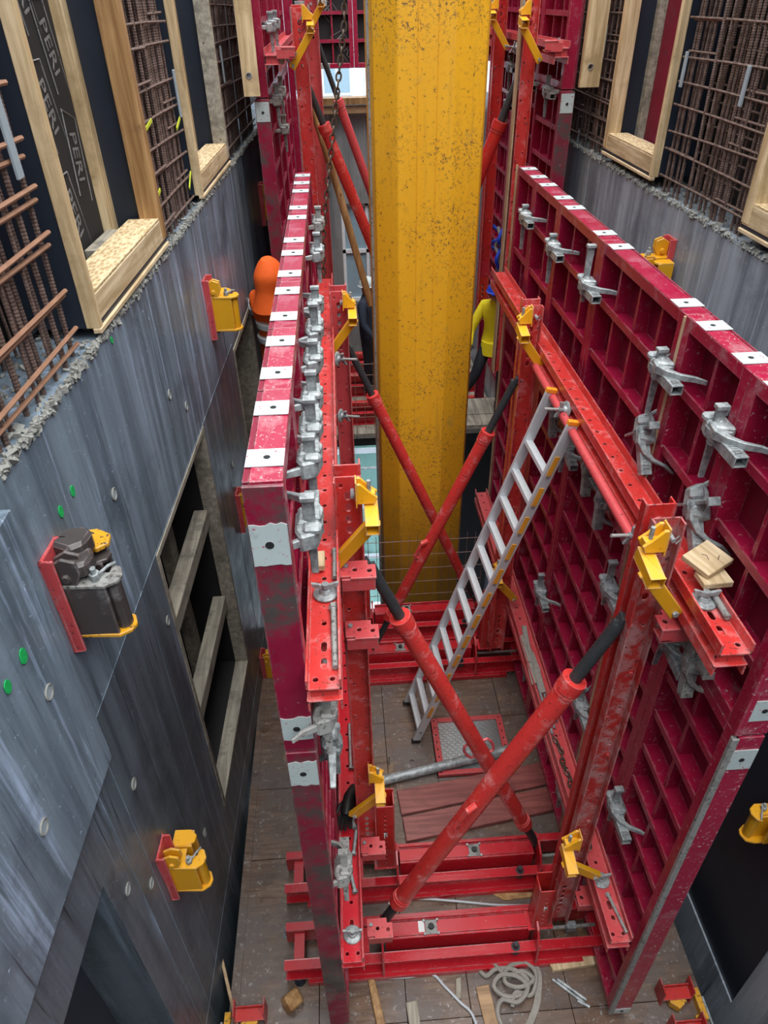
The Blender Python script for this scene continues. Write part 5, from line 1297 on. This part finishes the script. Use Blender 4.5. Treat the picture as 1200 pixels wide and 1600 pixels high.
E0 = [('pelvis', 'spine'), ('spine', 'chest'), ('chest', 'neck'), ('neck', 'head'), ('head', 'crown'), ('chest', 'shl'), ('shl', 'ell'), ('ell', 'wrl'), ('wrl', 'hdl'), ('chest', 'shr'), ('shr', 'elr'), ('elr', 'wrr'), ('wrr', 'hdr'),
      ('pelvis', 'hpl'), ('hpl', 'knl'), ('knl', 'anl'), ('anl', 'tol'), ('pelvis', 'hpr'), ('hpr', 'knr'), ('knr', 'anr'), ('anr', 'tor')]
def helmet(t, c, mat, r=.125, name='helmet'):
    mb = MB(); n = 16; pts = []; rad = []
    for i in range(7): a = i * PI / 2 / 6.2; pts.append((c[0], c[1], c[2] + r * .95 * math.sin(a))); rad.append(r * math.cos(a))
    mb.tube([(c[0], c[1], c[2] - .01)] + pts, [r * 1.12] + rad, n); mb.box(c[0] - .05, c[0] + .05, c[1] - r * 1.35, c[1] - r * .8, c[2] - .012, c[2] + .006)
    obj(name, mb.mesh(name, mat, .002, True), t)
def face(t, c):
    mb = MB(); mb.prism([(-.012, -.02), (.012, -.02), (.006, .03), (-.006, .03)], c[1] - .118, c[1] - .085, T((c[0], 0, c[2])), axis='y'); obj('nose', mb.mesh('nose', 'skin', .004), t)
    for s in (-1, 1):
        obj('eye', MB().tube([(c[0] + .032 * s, c[1] - .098, c[2] + .02), (c[0] + .032 * s, c[1] - .088, c[2] + .02)], .011, 10).mesh('eye', 'rubber', smooth=True), t)
        obj('ear', MB().tube([(c[0] + .085 * s, c[1], c[2] - .03), (c[0] + .098 * s, c[1] + .01, c[2]), (c[0] + .085 * s, c[1] + .01, c[2] + .035)], [.012, .018, .012], 8).mesh('ear', 'skin', smooth=True), t)
    obj('mouth', MB().box(c[0] - .022, c[0] + .022, c[1] - .096, c[1] - .085, c[2] - .055, c[2] - .047).mesh('mouth', 'timber_x', .002), t)
def hands(t, J):
    for k, w in (('hdl', 'wrl'), ('hdr', 'wrr')):
        p = Vector(J[k]); d = (p - Vector(J[w])).normalized(); sx = Vector((1, 0, 0)); mb = MB()
        for i in range(4):
            b = p + sx * (-.03 + .02 * i); L = (.06, .07, .066, .05)[i]
            mb.tube([b, b + d * L * .5 + Vector((0, 0, -.004)), b + d * L + Vector((0, .012, -.02))], [.010, .009, .007], 7)
        mb.tube([p + sx * .03 - d * .03, p + sx * .055, p + sx * .06 + d * .03], [.011, .010, .008], 7)
        obj('fingers', mb.mesh('fingers', 'rubber', smooth=True), t, label='gloved fingers')
# worker in orange: only hood, shoulder and sleeve are seen past the left formwork
J = dict(J0); J['ell'] = (.27, -.12, 1.16); J['wrl'] = (.20, -.34, 1.20); J['hdl'] = (.18, -.40, 1.22)
J['elr'] = (-.30, -.05, 1.15); J['wrr'] = (-.22, -.25, 1.0); J['hdr'] = (-.20, -.31, .97)
pl = tag(obj('scaffold_board', MB().box(-.86, -.30, 6.3, 7.4, 1.58, 1.63).mesh('scaffold_board', 'timber_grey', .003)), 'grey scaffold board under the worker in orange', 'board')
p = figure('person', 'worker in an orange hooded hi-vis suit between left wall and formwork', J, E0, R0, (-.66, 6.56, 1.66), 2.7, ['hivis', 'skin'], lambda c: 1 if (c.z > 1.52 and c.y < -.06 and c.z < 1.68) else 0)
mb = MB(); rr = random.Random(2)
hr_ = [.185, .165, .145, .132, .122, .126, .134, .140, .141, .136, .124, .108, .085, .05]
mb.tube([(0, .012 * math.sin(i * .5), 1.36 + .033 * i) for i in range(14)], hr_, 18)
mb.v = [(x * (1 + .035 * math.sin(21 * z + 2 * math.atan2(y, x))), y * 1.08 + .02, z) for x, y, z in mb.v]; obj('hood', mb.mesh('hood', 'hivis', smooth=True), p)
for z in (1.16, 1.02):
    mb = MB(); mb.tube([(0, .01, z), (0, .01, z + .05)], [.172, .176], 18); o = obj('reflective_band', mb.mesh('reflective_band', 'reflective', smooth=True), p)
for k, (a, b) in enumerate((('shr', 'elr'), ('shl', 'ell'))):
    A = Vector(J[a]); B = Vector(J[b]); obj('reflective_band', MB().tube([A.lerp(B, .35), A.lerp(B, .58)], .088, 14).mesh('reflective_band', 'reflective', smooth=True), p)
mb = MB(); mb.tube([(-.16, .05, 1.34), (-.10, .14, 1.10)], [.045, .045], 8); face(p, (0, -.02, 1.62)); hands(p, J)
tag(obj('scaffold_board', MB().box(1.0, 2.25, 8.0, 8.28, .74, .79).mesh('scaffold_board', 'timber_grey', .003)), 'grey board at the feet of the worker in yellow, nearer of two', 'board')
tag(obj('scaffold_board', MB().box(1.0, 2.25, 8.30, 8.75, .74, .79).mesh('scaffold_board', 'timber_grey', .003)), 'grey board at the feet of the worker in yellow, farther of two', 'board')
# worker in yellow beyond the right formwork, stepping
J = dict(J0); J['knl'] = (.20, -.22, .56); J['anl'] = (.42, -.30, .20); J['tol'] = (.52, -.42, .14); J['chest'] = (0, -.06, 1.36); J['neck'] = (0, -.10, 1.50); J['head'] = (0, -.12, 1.58); J['crown'] = (0, -.13, 1.70)
J['ell'] = (.30, -.10, 1.12); J['wrl'] = (.28, -.26, 1.02)
J['hdl'] = (.28, -.32, 1.0)
p = figure('person', 'worker in a yellow hi-vis jacket and black trousers behind the right formwork', {k: (-v[0], v[1], v[2]) for k, v in J.items()}, E0, R0, (1.91, 8.42, .80), -.3, ['yellow_cloth', 'dark_cloth', 'skin'], lambda c: 1 if c.z < .95 else (2 if c.z > 1.54 else 0))
helmet(p, (0, -.13, 1.66), 'blue'); face(p, (0, -.12, 1.60)); hands(p, {k: (-v[0], v[1], v[2]) for k, v in J.items()})
obj('jacket_hem', MB().tube([(0, 0, .82), (0, 0, .98)], [.19, .165], 16).mesh('jacket_hem', 'yellow_cloth', smooth=True), p)
for k in ('l', 'r'):
    A = Vector(J['an' + k]); B = Vector(J['to' + k]); A.x *= -1; B.x *= -1
    obj('boot', MB().tube([A + Vector((0, .03, -.02)), A.lerp(B, .5) + Vector((0, 0, -.02)), B], [.062, .058, .05], 12).mesh('boot', 'rubber', smooth=True), p)
# worker in dark clothes behind the mast
J = dict(J0)
p = figure('person', 'worker in a dark navy jacket mostly hidden behind left side of the mast', J, E0, R0, (.36, 10.2, .30), 1.2, ['navy_cloth', 'dark_cloth', 'skin'], lambda c: 1 if c.z < .92 else (2 if c.z > 1.54 else 0))
helmet(p, (0, -.01, 1.66), 'white_paint'); face(p, (0, -.01, 1.60)); hands(p, J)
for k in ('l', 'r'):
    A = Vector(J['an' + k]); B = Vector(J['to' + k])
    obj('boot', MB().tube([A + Vector((0, .03, -.02)), A.lerp(B, .5) + Vector((0, 0, -.02)), B], [.062, .058, .05], 12).mesh('boot', 'rubber', smooth=True), p)
